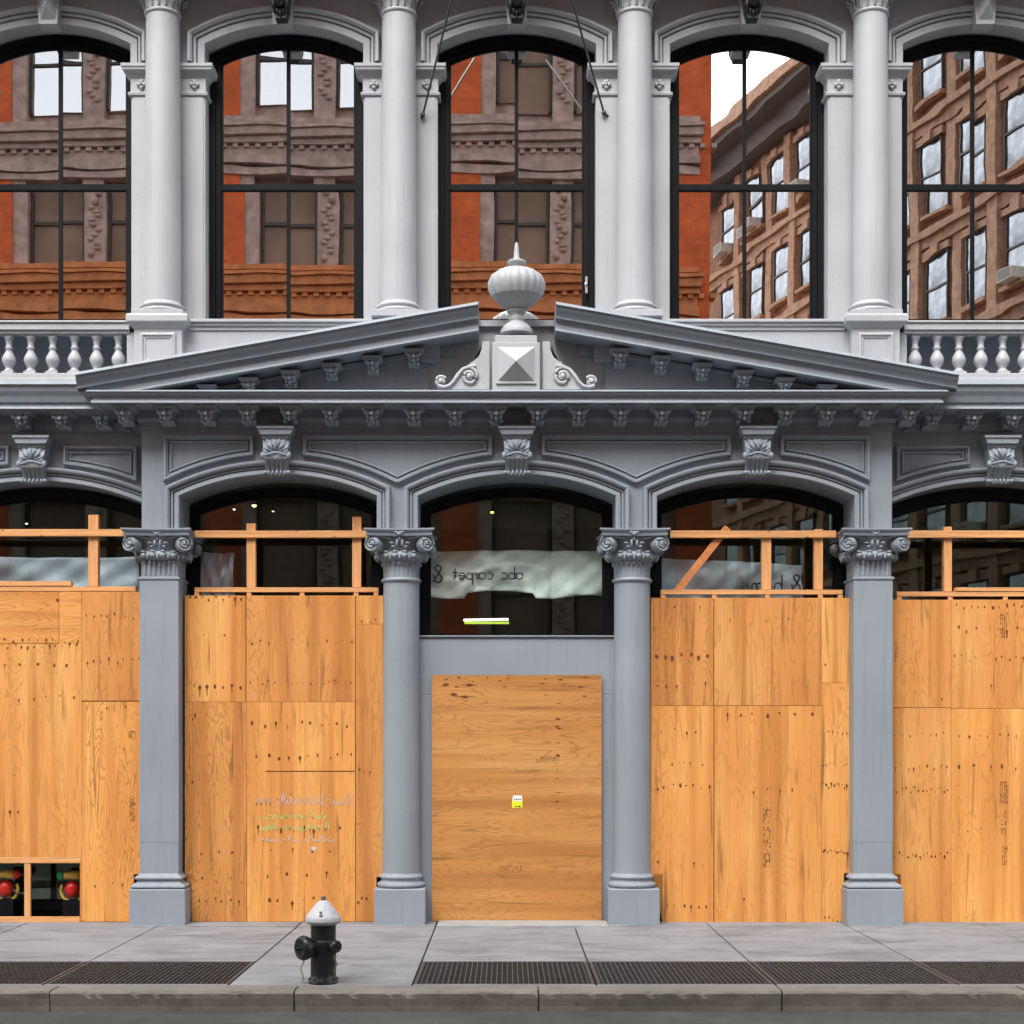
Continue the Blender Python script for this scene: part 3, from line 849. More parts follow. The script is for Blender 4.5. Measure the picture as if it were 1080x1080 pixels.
# ---- finial group on the cornice
yf = -.14
m = MB()
xa, xb = X(519, yf-.2), X(569.5, yf-.2); fc = (xa+xb)/2; hw = (xb-xa)/2; y0 = yf-.2
zb, zt, zt2 = 5.918, Z(361, y0), Z(353, y0)
m.box(fc-hw, fc+hw, y0, y0+.5, zb, zt); m.box(fc-hw+.03, fc+hw-.03, y0+.02, y0+.46, zt, zt2)
pz0, pz1, pw = Z(402.5, y0), Z(366, y0), .205
q = [(fc-pw, y0-.002, pz0), (fc+pw, y0-.002, pz0), (fc+pw, y0-.002, pz1), (fc-pw, y0-.002, pz1)]; t = (fc, y0-.15, (pz0+pz1)/2)
for i in range(4): m.face([q[i], q[(i+1) % 4], t])
m.box(fc-pw-.015, fc+pw+.015, y0-.02, y0+.01, pz0-.028, pz0-.002)
ped_b = part(m, 'finial_pedestal', PAINT_UP, bevel=.006)
for s in (-1, 1):
    m = MB(); w = lambda px, py: (fc+s*(545-px)/sc(-.2), Z(py, -.2))
    body = [w(517, 362), w(509.5, 362), w(509, 370), w(506, 378), w(500, 383), w(497, 384), w(496, 388), w(488, 390), w(482, 396), w(478, 403), w(474, 408), w(468, 409), w(464, 406), w(462, 410), w(480, 412.5), w(517, 412.5)]
    m.prism(body, -.28, -.14)
    def spiral(cx, cy, r, turns, a0):
        return [(lambda p: (p[0], -.285, p[1]))(w(cx+cos(a0+turns*2*pi*t)*r*(1-.75*t), cy+sin(a0+turns*2*pi*t)*r*(1-.75*t))) for t in (i/24 for i in range(25))]
    m.tube(spiral(496, 399, 9.5, 1.6, -pi*.6), .022, 8); m.tube(spiral(466, 404.5, 6.0, -1.5, -pi*.2), .018, 8)
    p1 = [w(x, y) for x, y in ((503, 388), (496, 389), (489, 392), (484, 398), (480, 404), (475, 409), (469, 410.5), (463, 409))]
    m.tube([(p[0], -.285, p[1]) for p in p1], .024, 8)
    m.ball((w(496, 399)[0], -.29, w(496, 399)[1]), .035, .03, .035); m.ball((w(466, 404.5)[0], -.29, w(466, 404.5)[1]), .028, .03, .028)
    part(m, 'scroll_bracket', PAINT_UP)
yu = -.10; fx = X(544.8, yu)
def uz(py): return Z(py, yu)
k = sc(yu)
m = MB()
m.lathe(fx, yu, [(17/k, uz(352.5)), (17/k, uz(349)), (15/k, uz(346)), (11/k, uz(342)), (8/k, uz(340)), (8/k, uz(339)), (9/k, uz(337)), (8/k, uz(335.5)), (7/k, uz(334)), (8/k, uz(331)), (10/k, uz(329.5)), (10/k, uz(327.5)), (8/k, uz(327))], 40)
m.lathe(fx, yu, [(8/k, uz(327)), (16/k, uz(323)), (22/k, uz(317)), (26/k, uz(313))], 96)
m.lathe(fx, yu, [(26/k, uz(314)), (28.5/k, uz(309)), (30/k, uz(303)), (30/k, uz(298)), (27/k, uz(292)), (20/k, uz(287)), (12/k, uz(284)), (6/k, uz(283))], 120, lambda t, r, z: r*(.955+.055*abs(cos(t*10))**.7))
m.lathe(fx, yu, [(6/k, uz(283.5)), (6/k, uz(281)), (9/k, uz(279)), (10.5/k, uz(277)), (9/k, uz(275.5)), (4/k, uz(275)), (3.2/k, uz(273)), (2.4/k, uz(262)), (1.4/k, uz(257)), (.3/k, uz(255.5))], 24)
part(m, 'urn_finial', PAINT_UP)

# ------------------------------------------------------------------ hoardings
YP = .27
def stamp(px0, py0, px1, py1, vert, y, parent, dens=.5):
    m = MB(); x0, x1, z0, z1 = X(px0, y), X(px1, y), Z(py1, y), Z(py0, y)
    c = .022; nx, nz = max(1, int((x1-x0)/c)), max(1, int((z1-z0)/c))
    for i in range(nx):
        for j in range(nz):
            if random.random() < dens+.25:
                a, b = x0+i*c, z0+j*c
                w_, h_ = (random.uniform(.004, .018), random.uniform(.004, .016))
                m.box(a, a+w_, y-.0012, y-.0004, b, b+h_)
    if len(m.bm.verts): return m.build('ink_stamp', INK, parent)
INK = plain('faded_ink', (.11, .06, .035), .9, bmp=0)
def sheet(parent, poly, grain, dy=0, knots=(), name='plywood_sheet', lab=None, slots=()):
    """one sheet; poly in px corners at the hoarding plane"""
    y = YP-dy if parent is not door_t else YD-dy
    P = [(X(a, y), Z(b, y)) for a, b in poly]
    cx = sum(p[0] for p in P)/len(P); cz = sum(p[1] for p in P)/len(P)
    m = MB(); m.prism([(p[0]-cx, p[1]-cz) for p in P], 0, .016)
    m.mi = 1
    xs = [p[0] for p in poly]; ys = [p[1] for p in poly]
    for kn in knots:
        px0, px1, py, n, r = kn[:5]; el = kn[5] if len(kn) > 5 else 0
        for i in range(n):
            a = px0+(px1-px0)*(i+.5)/n+random.uniform(-.25, .25)*(px1-px0)/n*.8; b = py+random.uniform(-2.8, 2.8)
            rr = r*random.uniform(.45, 1.15)/sc(y)*.37
            if el == 1: rx, rz_ = rr*2.1, rr*.8
            else: rx, rz_ = rr*.85, rr*random.uniform(.9, 1.7)
            m.disc(X(a, y)-cx, -.0008-random.uniform(0, .0003), Z(b, y)-cz, rx, rz_)
            if random.random() < .3:
                q = random.uniform(2.2, 4.5)
                m.disc(X(a, y)-cx, -.0005, Z(b, y)-cz-(0 if el else rz_*1.2), rx*(q if el else .35), rz_*(.35 if el else q*.7))
    for (px0, px1, py) in slots:
        m.box(X(px0, y)-cx, X(px1, y)-cx, -.0012, -.0006, Z(py+.6, y)-cz, Z(py-.6, y)-cz)
    o = m.build(name, [{'d': PLY_D, 'h': PLY_H, 'w': PLY_W, 'v': PLY_V}[grain], KNOT], parent, normals=False)
    bmesh_fix(o)
    o.location = (cx, y, cz)
    o.rotation_euler = (random.uniform(-.0016, .0016), random.uniform(-.0012, .0012), random.uniform(-.002, .002))
    if lab: o['label'] = lab
    return o
def bmesh_fix(o):
    b = bmesh.new(); b.from_mesh(o.data); bmesh.ops.recalc_face_normals(b, faces=b.faces); b.to_mesh(o.data); b.free()
def stick(parent, name, px0, py0, px1, py1, y, dep, mat, wob=0):
    m = MB(); x0, x1, z0, z1 = X(px0, y), X(px1, y), Z(py1, y), Z(py0, y)
    cx, cz = (x0+x1)/2, (z0+z1)/2
    m.box(x0-cx, x1-cx, 0, dep, z0-cz, z1-cz)
    o = m.build(name, mat, parent, bevel=.004); o.location = (cx, y, cz); o.rotation_euler = (0, wob, 0)
    return o
door_t = None
grp = 'plywood hoardings between the columns'
def hoard(loc, lab): return empty('plywood_hoarding', loc, lab, 'hoarding', grp)
YR, YV = .30, .34
def topframe(h, rail, plate, studs, blocks, ply_top, extra=None):
    stick(h, 'rail', rail[0], rail[2], rail[1], rail[2]+7.5, YR, .038, LUM_X)
    stick(h, 'top_plate', plate[0], plate[2], plate[1], plate[2]+5, YR-.012, .088, LUM_X)
    for (a, b, t) in studs: stick(h, 'stud', a, t, b, plate[2]-.3, YV, .085, LUM_Z, random.uniform(-.004, .004))
    for b in blocks: stick(h, 'block', b, plate[2]+5.2, b+5, ply_top+1, YR-.008, .06, LUM_Z)
    if extra: stick(h, 'loose_board', *extra, YR-.02, .09, LUM_X)
# bay one, far left
h1 = hoard((X(70, YP), YP, 0), 'leftmost plywood hoarding, with a low open window framed in lumber near the sidewalk')
zero = []
def reparent(h):
    inv = Matrix.Translation(h.location).inverted()
    for c in h.children: c.location = c.location-h.location if c.matrix_parent_inverse == Matrix() else c.location
sheet(h1, [(-160, 624), (62, 624), (62, 678), (-160, 678)], 'h', .004, [(59, 62, 630, 1, 5), (-40, 60, 677, 12, 4)])
sheet(h1, [(62.35, 624), (86, 624), (86, 678), (62.35, 678)], 'h', .0, [(64, 86, 677, 3, 4)])
sheet(h1, [(-160, 678.35), (86, 678.35), (86, 907), (-160, 907)], 'v', .002, [(-60, 84, 682, 20, 4), (0, 80, 700, 5, 5), (0, 84, 736, 6, 4), (10, 22, 817, 1, 4), (8, 22, 855, 2, 4)])
sheet(h1, [(86.35, 624), (153, 624), (153, 739), (86.35, 739)], 'v', 0, [(88, 152, 650, 9, 3.4), (88, 150, 697, 8, 3.2)])
sheet(h1, [(86.35, 740), (152, 740), (152, 922), (141, 922), (141, 972), (86.35, 972)], 'w', .001, [(95, 150, 748, 2, 3.5), (95, 138, 933, 3, 3), (125, 140, 790, 1, 4)])
for i in range(6):
    pass
sheet(h1, [(84.3, 907), (86.3, 907), (86.3, 972), (84.3, 972)], 'v', 0)
stamp(137, 838, 145, 866, True, YP-.003, h1, .55); stamp(136, 768, 145, 778, True, YP-.003, h1, .45)
stick(h1, 'opening_stud', 25.5, 911, 32, 967, YP-.005, .04, LUM_Z)
stick(h1, 'opening_sill', -160, 967, 84, 973, YP-.008, .05, LUM_X); stick(h1, 'opening_header', -160, 904, 85, 910.5, YP-.004, .04, LUM_X)
topframe(h1, (-160, 133, 558), (-160, 143, 618.5), [(93, 103.5, 543)], (-60, 25, 92, 138), 624, (-160, 613, 75, 618))
# bay two
h2 = hoard((X(300, YP), YP, 0), 'plywood hoarding with faded chalk writing, behind the fire hydrant')
sheet(h2, [(195, 628), (259, 628), (259, 740), (195, 740)], 'v', .002, [(197, 258, 630.5, 9, 5), (205, 250, 671, 2, 4), (199, 257, 725, 7, 5)])
sheet(h2, [(195, 740.35), (260, 740.35), (260, 972), (202.5, 972), (202.5, 922), (195, 922)], 'w', 0, [(200, 207, 757, 3, 4), (200, 207, 825, 1, 4.5), (204, 252, 900, 3, 4), (208, 262, 928, 4, 3.5), (206, 255, 950, 6, 4)])
sheet(h2, [(259.8, 628), (374.5, 628), (374.5, 740), (259.8, 740)], 'v', .001, [(262, 374, 677, 13, 3.2), (262, 374, 719, 18, 2.8)])
sheet(h2, [(260.35, 740.35), (374.5, 740.35), (374.5, 972), (260.35, 972)], 'v', .003,
      [(262, 372, 764, 9, 4.2), (266, 374, 798, 10, 4.6), (268, 362, 874, 8, 4.6), (278, 362, 896, 4, 4.6), (270, 355, 922, 4, 4.4), (276, 352, 950, 6, 5)], slots=((280, 374, 813.5),))
sheet(h2, [(375.2, 628), (404, 628), (404, 658), (375.2, 658)], 'v', 0, [(377, 402, 655, 3, 4)])
sheet(h2, [(375.2, 658.35), (404, 658.35), (404, 925), (397, 925), (397, 972), (375.2, 972)], 'v', .002, [(376, 392, 813, 3, 3), (374, 380, 870, 2, 3), (376, 392, 950, 4, 4)])
topframe(h2, (205, 387, 559.5), (205, 399, 619.5), [(260, 269.5, 552), (371.5, 381, 545)], (205, 260, 316, 373, 394), 628)
# bay four
h4 = hoard((X(790, YP), YP, 0), 'plywood hoarding right of the boarded door, with a leaning diagonal brace above it')
sheet(h4, [(686.5, 630.5), (752.5, 630.5), (752.5, 744), (686.5, 744)], 'w', .002, [(700, 752, 641, 2, 4), (687, 751, 692, 7, 6.2), (690, 748, 723, 6, 4)])
sheet(h4, [(686.5, 744.35), (752.5, 744.35), (752.5, 974), (699, 974), (699, 922), (686.5, 922)], 'v', 0, [(692, 742, 771, 4, 3.6), (705, 745, 805, 4, 3.2), (690, 751, 830, 8, 3.8), (688, 750, 911, 5, 3.4), (700, 750, 956, 6, 3.8)])
sheet(h4, [(753.3, 630.5), (866, 630.5), (866, 744), (753.3, 744)], 'v', .004, [(760, 845, 654, 3, 3.6), (840, 860, 668, 1, 3)])
sheet(h4, [(753.3, 744.35), (866, 744.35), (866, 974), (753.3, 974)], 'v', .001, [(757, 862, 754, 7, 5.2), (775, 845, 833, 5, 3.2), (780, 795, 949, 1, 3.2)])
sheet(h4, [(866.35, 630.5), (896, 630.5), (896, 720), (866.35, 720)], 'v', 0, [(867, 872, 700, 1, 3)])
sheet(h4, [(866.35, 720.35), (896, 720.35), (896, 921), (890, 921), (890, 975), (866.35, 975)], 'v', .002, [(867, 895, 772, 6, 2.6), (867, 895, 806, 8, 3), (867, 895, 829, 10, 3.6), (867, 895, 898, 12, 3.2), (869, 889, 970, 5, 3)])
stamp(805, 850, 815, 914, True, YP-.004, h4, .38)
topframe(h4, (707, 882, 559.5), (697, 889, 622), [(803.5, 813.5, 564), (859, 868, 558)], (697, 751, 807, 863, 884), 630.5)
m = MB(); a = Vector((X(768, YV-.0), 0, Z(556, YV))); b = Vector((X(712, YV), 0, Z(626, YV))); c = (a+b)/2; L = (a-b).length
m.box(-.042, .042, 0, .04, -L/2, L/2)
o = m.build('diagonal_brace', LUM_D, h4, bevel=.004); o.location = (c.x, YR+.045, c.z); o.rotation_euler = (0, atan2((a-b).x, (a-b).z), 0)
# bay five
h5 = hoard((X(1010, YP), YP, 0), 'rightmost plywood hoarding with dark ink stamps, at the right edge of the picture')
sheet(h5, [(938, 632.5), (1003, 632.5), (1003, 746), (938, 746)], 'v', .003, [(990, 1000, 740, 1, 3)])
sheet(h5, [(938, 746.35), (1003, 746.35), (1003, 978), (950, 978), (950, 922), (938, 922)], 'v', 0, [(940, 1000, 775, 8, 2.6), (940, 1002, 809, 9, 3), (940, 1002, 833, 14, 3.2), (942, 1002, 902, 14, 3.2)])
sheet(h5, [(1003.35, 632.5), (1240, 632.5), (1240, 747), (1003.35, 747)], 'v', 0, [(1005, 1110, 640, 14, 4.2), (1005, 1110, 664, 10, 3.8), (1005, 1110, 694, 15, 3), (1040, 1055, 723, 1, 3)])
sheet(h5, [(1003.35, 747.35), (1240, 747.35), (1240, 979), (1003.35, 979)], 'v', .002, [(1006, 1110, 777, 10, 3.6), (1006, 1110, 809, 7, 5), (1008, 1065, 874, 3, 4), (1003, 1009, 930, 1, 3)])
stamp(1055, 645, 1064, 672, True, YP-.004, h5, .55); stamp(1055, 822, 1064, 848, True, YP-.004, h5, .75); stamp(1056, 852, 1063, 880, True, YP-.004, h5, .3); stamp(1057, 890, 1064, 914, True, YP-.004, h5, .5); stamp(944, 676, 950, 697, True, YP-.005, h5, .5)
topframe(h5, (957, 1240, 559.5), (946, 1240, 624), [(995.5, 1004, 555.5)], (946, 1000, 1058, 1115), 632.5, (1008, 619.5, 1240, 623.5))
# door board
YD = .31
door_t = empty('door_board', (X(545, YD), YD, 0), 'single plywood sheet over the central doorway, horizontal grain and small yellow sticker', 'plywood board')
sheet(door_t, [(455.5, 712), (634.5, 712), (634.5, 971.5), (455.5, 971.5)], 'd', 0,
      [(465, 545, 717, 6, 3.4, 1), (560, 630, 717, 3, 3.4, 1), (466, 500, 724, 3, 5, 1), (470, 500, 735, 2, 5, 1), (566, 625, 722, 3, 3.6, 1), (520, 540, 722, 1, 3, 1), (570, 580, 733, 1, 3, 1), (605, 622, 732, 1, 3, 1)]
      + [(585, 592, p, 1, 3.4, 1) for p in (743, 758, 765, 771, 781, 796, 800, 811, 821, 836, 844, 851)])
stamp(566, 796, 592, 804, False, YD-.001, door_t, .6); stamp(526, 910, 551, 920, False, YD-.001, door_t, .6); stamp(512, 797, 528, 801, False, YD-.001, door_t, .3)
YEL = plain('sticker_yellow', (.75, .78, .02), .5, bmp=0); WHT = plain('sticker_white', (.8, .82, .8), .5, bmp=0); INKB = plain('sticker_ink', (.02, .02, .03), .5, bmp=0)
m = MB(); y = YD-.002
m.box(X(540, y), X(551, y), y, y+.001, Z(852, y), Z(842, y)); m.mi = 1; m.box(X(541, y), X(550.5, y), y-.0005, y+.001, Z(845, y), Z(839, y)); m.mi = 2
for a in (542, 544, 546, 548): m.box(X(a, y), X(a+1.2, y), y-.001, y, Z(844, y), Z(841.6+random.random(), y))
for a, b in ((543, 545), (546, 549)): m.box(X(a, y), X(b, y), y-.001, y, Z(851.2, y), Z(850, y))
m.build('sticker', [YEL, WHT, INKB], door_t)
# bring children into the frames of their Empties
for h in (h1, h2, h4, h5, door_t):
    off = h.location.copy()
    for c in h.children: c.location = c.location-off
# chalk writing: unreadable strokes
def chalk(parent, rows):
    off = parent.location
    for (px0, px1, py, hgt, col, seed) in rows:
        rnd = random.Random(seed); m = MB(); x = px0; hgt *= 1.15
        while x < px1:
            w_ = rnd.uniform(2.6, 5.2)
            if rnd.random() < .12: x += 4; continue
            pts = []
            n = 7; f1, f2 = rnd.uniform(4, 8), rnd.uniform(0, 6)
            tall = hgt*rnd.choice((.5, .55, .6, 1.0))
            for i in range(n+1):
                pts.append((x+w_*(i/n+.22*cos(i/n*f1+f2)), py-tall*(.5+.5*sin(i/n*f1+f2*2))))
            P = [(X(a, YP-.006)-off.x, YP-.0062-off.y, Z(b, YP-.006)) for a, b in pts]
            for a, b in zip(P, P[1:]):
                d = Vector(b)-Vector(a); 
                if d.length < .004: continue
                nrm = Vector((-d.z, 0, d.x)).normalized()*.0042
                m.face([tuple(Vector(a)-nrm), tuple(Vector(b)-nrm), tuple(Vector(b)+nrm), tuple(Vector(a)+nrm)])
            x += w_+.8
        m.build('chalk_writing', col, parent, normals=False)
LAV = plain('lavender_chalk', (.50, .42, .42), .9, bmp=0, var=.25); GRN = plain('green_chalk', (.42, .62, .22), .9, bmp=0, var=.2); WHC = plain('pale_chalk', (.58, .50, .46), .9, bmp=0)
chalk(h2, [(268, 366, 849, 11, LAV, 3), (274, 345, 864, 7, GRN, 5), (274, 345, 876, 8, GRN, 8), (275, 352, 888, 6, WHC, 11)])
m = MB(); y = YP-.0065
hx, hz = X(331, y)-h2.location.x, Z(895, y)
pts = [(hx+.03*(sin(t)**3)*1.1, y-YP, hz+.028*(cos(t)-.4*cos(2*t)-.2*cos(3*t))) for t in (2*pi*i/16 for i in range(16))]
m.face(pts); m.build('chalk_heart', WHC, h2, normals=False)

# ------------------------------------------------------------------ things behind the shop glass
TARP = plain('grey_green_tarpaulin', (.78, .92, .90), .5, var=.15, nscale=3)
TARPB = plain('blue_grey_tarpaulin', (.55, .66, .82), .5, var=.2, nscale=3)
def tarp(px0, px1, top, bot, y, mat, seed, lab, flap=False, zfn=None):
    y -= .12
    rnd = random.Random(seed); ph = [rnd.uniform(0, 6) for _ in range(6)]
    nu, nv = 60, 18; m = MB(); V = []
    cx = X((px0+px1)/2, y)
    for j in range(nv+1):
        row = []
        for i in range(nu+1):
            u, v = i/nu, j/nv
            t = top(u) if callable(top) else top; b = bot(u) if callable(bot) else bot
            px, py = px0+(px1-px0)*u, t+(b-t)*v
            d = .035*sin(u*9+ph[0]+v*3)+.022*sin(u*23+ph[1]-v*7)+.014*sin(u*41+v*13+ph[2])+.02*sin(v*6+u*5+ph[3])
            if flap: d -= .05*(1 if v > .45+.15*sin(u*7+1) else 0)*(1 if u < .68 else 0)
            row.append(m.bm.verts.new((X(px, y)-cx, d*.95, Z(py, y))))
        V.append(row)
    for a, b in zip(V, V[1:]):
        for i in range(nu):
            f = m.bm.faces.new((a[i], a[i+1], b[i+1], b[i])); f.smooth = True
    o = m.build('tarpaulin', mat, None, normals=False); o.location = (cx, y, 0)
    md = o.modifiers.new('thickness', 'SOLIDIFY'); md.thickness = .003
    tag(o, lab, 'tarpaulin', 'tarpaulins hung behind the shop windows'); return o
t3 = tarp(452, 640, 581, lambda u: 630+2*sin(u*12)-(5 if .2 < u < .6 else 0), .95, TARP, 1, 'pale wrinkled tarpaulin lettered in reverse, behind the glass above the boarded door', True)
t4 = tarp(690, 846, lambda u: 588+8*u, 640, .95, TARPB, 2, 'blue grey tarpaulin with reversed lettering behind the diagonal brace')
tarp(200, 247, 583, 640, .95, TARPB, 3, 'blue grey tarpaulin scrap behind the second pane from the left')
tarp(-120, 147, 588, 640, 1.05, TARPB, 4, 'blue grey tarpaulin behind the leftmost shop window')
# hand lettering, seen from the back
def arc(cx, cy, rx, ry, a0, a1, n=10): return [(cx+rx*cos(radians(a0+(a1-a0)*i/n)), cy+ry*sin(radians(a0+(a1-a0)*i/n))) for i in range(n+1)]
GL = {'a': [arc(.35, .3, .3, .3, 30, 390), [(.66, .6), (.66, .1), (.75, 0)]],
      'b': [[(.1, 1.15), (.1, 0)], arc(.38, .3, .28, .3, 180, -180)],
      'c': [arc(.4, .3, .32, .3, 50, 310)],
      'r': [[(.12, .6), (.12, 0)], arc(.38, .3, .26, .28, 170, 50)],
      'p': [[(.1, .6), (.1, -.5)], arc(.38, .3, .28, .3, 180, -180)],
      'e': [[(.1, .32), (.66, .34)]+arc(.38, .3, .28, .3, 10, 320)],
      't': [[(.3, 1.0), (.3, .1), (.5, 0)], [(.05, .62), (.6, .62)]],
      'h': [[(.1, 1.15), (.1, 0)], arc(.36, .3, .26, .3, 180, 0)+[(.62, 0)]],
      'o': [arc(.38, .3, .3, .3, 90, 450)],
      'm': [[(.08, .6), (.08, 0)], arc(.25, .3, .17, .28, 180, 0)+[(.42, 0)], arc(.59, .3, .17, .28, 180, 0)+[(.76, 0)]],
      '&': [[(.75, 0), (.2, .85)]+arc(.38, .95, .2, .2, 200, -20)+[(.15, .35)]+arc(.38, .22, .25, .25, 150, 330)+[(.72, .5)]]}
LET = plain('navy_marker', (.02, .035, .07), .6, bmp=0)
def lettering(parent, text, xr, z, size, y, name='lettering'):
    m = MB(); x = xr
    for ch in text:
        if ch == ' ': x -= size*.6; continue
        for st in GL[ch]:
            pts = [Vector((x-q[0]*size, y, z+q[1]*size)) for q in st]
            m.tube(pts, size*.065, 5)
        x -= size*(.9 if ch == 'm' else .45 if ch == 'r' else .70)
    o = m.build(name, LET, parent); o.location = -parent.location; return o
yt = .73
lettering(t3, 'abc carpet', X(552, yt), Z(611, yt), .128, yt); lettering(t3, '&', X(468, yt), Z(614, yt), .17, yt)
lettering(t4, '& home', X(846, yt), Z(624, yt), .17, yt)

def lamp(px, py, y, r, col, st, lab):
    t = empty('ceiling_lamp', (X(px, y), y, Z(py, y)), lab, 'lamp', 'small ceiling lamps inside the shop')
    m = MB(); m.lathe(0, 0, [(r*1.5, r*1.2), (r*1.5, r*.3), (r*1.3, r*.0)], 16, cap=False); m.tube([(0, 0, r*1.1), (0, 0, r*1.1+.25)], .012, 6); m.disc(0, 0, 0, .001, .001); m.build('lamp_housing', BLACK, t)
    m = MB(); m.ball((0, 0, 0), r, r, r*.8); m.build('bulb', emit('bulb_glow', col, st), t)
lamp(28, 552, 2.4, .016, (1, 1, .95), 2, 'small white ceiling lamp behind the leftmost shop window')
lamp(247, 537, 2.2, .016, (1, 1, .95), 2, 'left of three ceiling lamps behind the second shop window, small and white')
lamp(268, 533, 2.0, .028, (1, .80, .35), 3, 'middle of three ceiling lamps behind the second shop window, warm yellow')
lamp(288, 539, 2.2, .018, (.75, .78, .75), .7, 'right of three ceiling lamps behind the second shop window, dim')
lamp(519, 540, 2.2, .022, (1, .8, .1), 2.5, 'yellow ceiling lamp in the arched window above the boarded door')
t = empty('strip_light', (X(513, 2.3), 2.3, Z(655, 2.3)), 'lit greenish strip light low in the glass above the boarded door', 'lamp')
m = MB(); m.tube([(-.29, 0, .012), (.28, 0, .022)], .015, 8); m.build('tube', emit('tube_glow', (1, 1, .85), 1.3), t)
m = MB(); m.box(-.28, .29, 0, .04, -.035, -.008); m.build('housing', emit('green_glow', (.55, .75, .08), .5), t)

# toys seen through the low opening, wire mesh in front
RED = plain('toy_red', (.45, .012, .008), .3, var=.2, bmp=0); TYEL = plain('toy_yellow', (.65, .42, .05), .35, var=.1, bmp=0); TGRN = plain('toy_green', (.02, .32, .12), .35, bmp=0)
def toy(px, py, flip, lab):
    y = .50; k = sc(y)
    t = empty('toy_figure', (X(px, y), y, Z(py, y)), lab, 'toy', 'toys in the low window opening')
    m = MB(); m.ball((0, 0, 0), .085, .08, .10, 20, 12); m.build('ball', RED, t)
    m = MB(); m.tube([(sin(a)*.135, .02, cos(a)*.135-.01) for a in (pi*.35+i*pi*1.3/20 for i in range(21))], .018, 8); m.build('hoop', TYEL, t)
    m = MB(); m.rings([[(x, cos(a)*r, .165+sin(a)*r) for a in (2*pi*q/14 for q in range(14))] for x, r in ((-.09, .03), (-.085, .045), (-.02, .038), (0, .05), (.09, .05), (.10, .03))]); m.build('barrel', TYEL, t)
    m = MB(); m.ball((flip*.13, 0, .165), .05, .05, .055, 16, 10); m.build('knob', TGRN if flip < 0 else RED, t)
    # small plinth it stands on
    m = MB(); m.box(-.1, .1, -.04, .08, -.37, -.12); m.build('toy_base', BLACK, t)
toy(6, 937, 1, 'red and yellow toy with a red knob, in the left half of the low opening')
toy(76, 938, -1, 'red and yellow toy with a green knob, in the right half of the low opening')

# ------------------------------------------------------------------ fire hydrant
HYD = plain('black_enamel', (.008, .010, .011), .32, var=.35, nscale=9, bmp=.2); HW = iron_paint('white_bonnet_paint', (.47, .49, .52), .9); STL = plain('worn_steel', (.22, .19, .16), .5, .6)
hy = -4.07; hx = X(341, hy)
H = empty('fire_hydrant', (hx, hy, 0), 'black fire hydrant with a white bonnet standing by the kerb', 'fire hydrant')
m = MB()
m.lathe(0, 0, [(.122, 0), (.124, .03), (.110, .045), (.108, .08), (.107, .34), (.107, .53)], 32)
m.ball((0, 0, .33), .118, .118, .105, 24, 14)
for i in range(8):
    a = 2*pi*i/8+.2; m.lathe(cos(a)*.112, sin(a)*.112, [(.012, .03), (.012, .052)], 6, smooth=False)
m.build('barrel', HYD, H)
m = MB()
m.lathe(0, 0, [(.118, .50), (.142, .515), (.150, .525), (.153, .535), (.150, .545)], 40)
m.lathe(0, 0, [(.150, .540), (.152, .555), (.140, .575), (.116, .605), (.090, .640), (.062, .675), (.040, .695), (.022, .702)], 40)
bon = m.build('bonnet', HW, H)
m = MB(); m.lathe(0, 0, [(.022, .70), (.022, .735), (.018, .738)], 5, smooth=False); m.build('operating_nut', STL, bon)
m = MB(); m.tube([(-.005, -.127, .585), (-.008, -.12, .62)], .011, 8); m.ball((-.004, -.13, .58), .018, .012, .022); m.build('badge', STL, bon)
def nozzle(cx, cy, ang, R, L, zc):
    M = Matrix.Translation((0, 0, zc)) @ Matrix.Rotation(ang, 4, 'Z')
    def ring(r, d): return [tuple(M @ Vector((cos(a)*r, -d, sin(a)*r))) for a in (2*pi*k/28 for k in range(28))]
    m = MB(); m.rings([ring(R*.8, .05), ring(R*.8, L*.55), ring(R*.95, L*.6), ring(R*.95, L*.64)]); nz = m.build('nozzle', HYD, H)
    m = MB(); m.rings([ring(R*1.02, L*.66), ring(R*1.08, L*.70), ring(R*1.08, L*.86), ring(R*.98, L*.92), ring(R*.7, L*.95), ring(R*.68, L*.94)])
    m.rings([[tuple(M @ Vector((cos(a)*R*.2, -d, sin(a)*R*.2))) for a in (2*pi*k/5 for k in range(5))] for d in (L*.93, L*1.1)], smooth=False)
    for k in range(8):
        a = k*pi/4; p = M @ Vector((cos(a)*R*1.06, -L*.78, sin(a)*R*1.06)); m.ball(p, .010, .012, .010, 6, 5)
    m.build('nozzle_cap', HYD, nz)
    return M @ Vector((0, -L*.8, 0))
p1 = nozzle(0, 0, radians(-50), .094, .25, .315); p2 = nozzle(0, 0, radians(48), .050, .195, .325)
CH = plain('rusty_chain', (.20, .17, .14), .6, .5)
for p, dn in ((p1, .24), (p2, .18)):
    m = MB(); n = 18
    for i in range(n):
        z = p.z-.06-dn*i/n*.9; xx = p.x+.012*sin(i*.5)*(1 if p is p1 else -1)+(i/n)*(-.01 if p.x < 0 else .0)
        R = Matrix.Translation((xx, p.y-.01, z)) @ Matrix.Rotation(pi/2*(i % 2), 4, 'Z')
        m.tube([R @ Vector((cos(a)*.0055, 0, sin(a)*.010)) for a in (2*pi*k/8 for k in range(9))], .0022, 5)
    m.build('chain', CH, H)

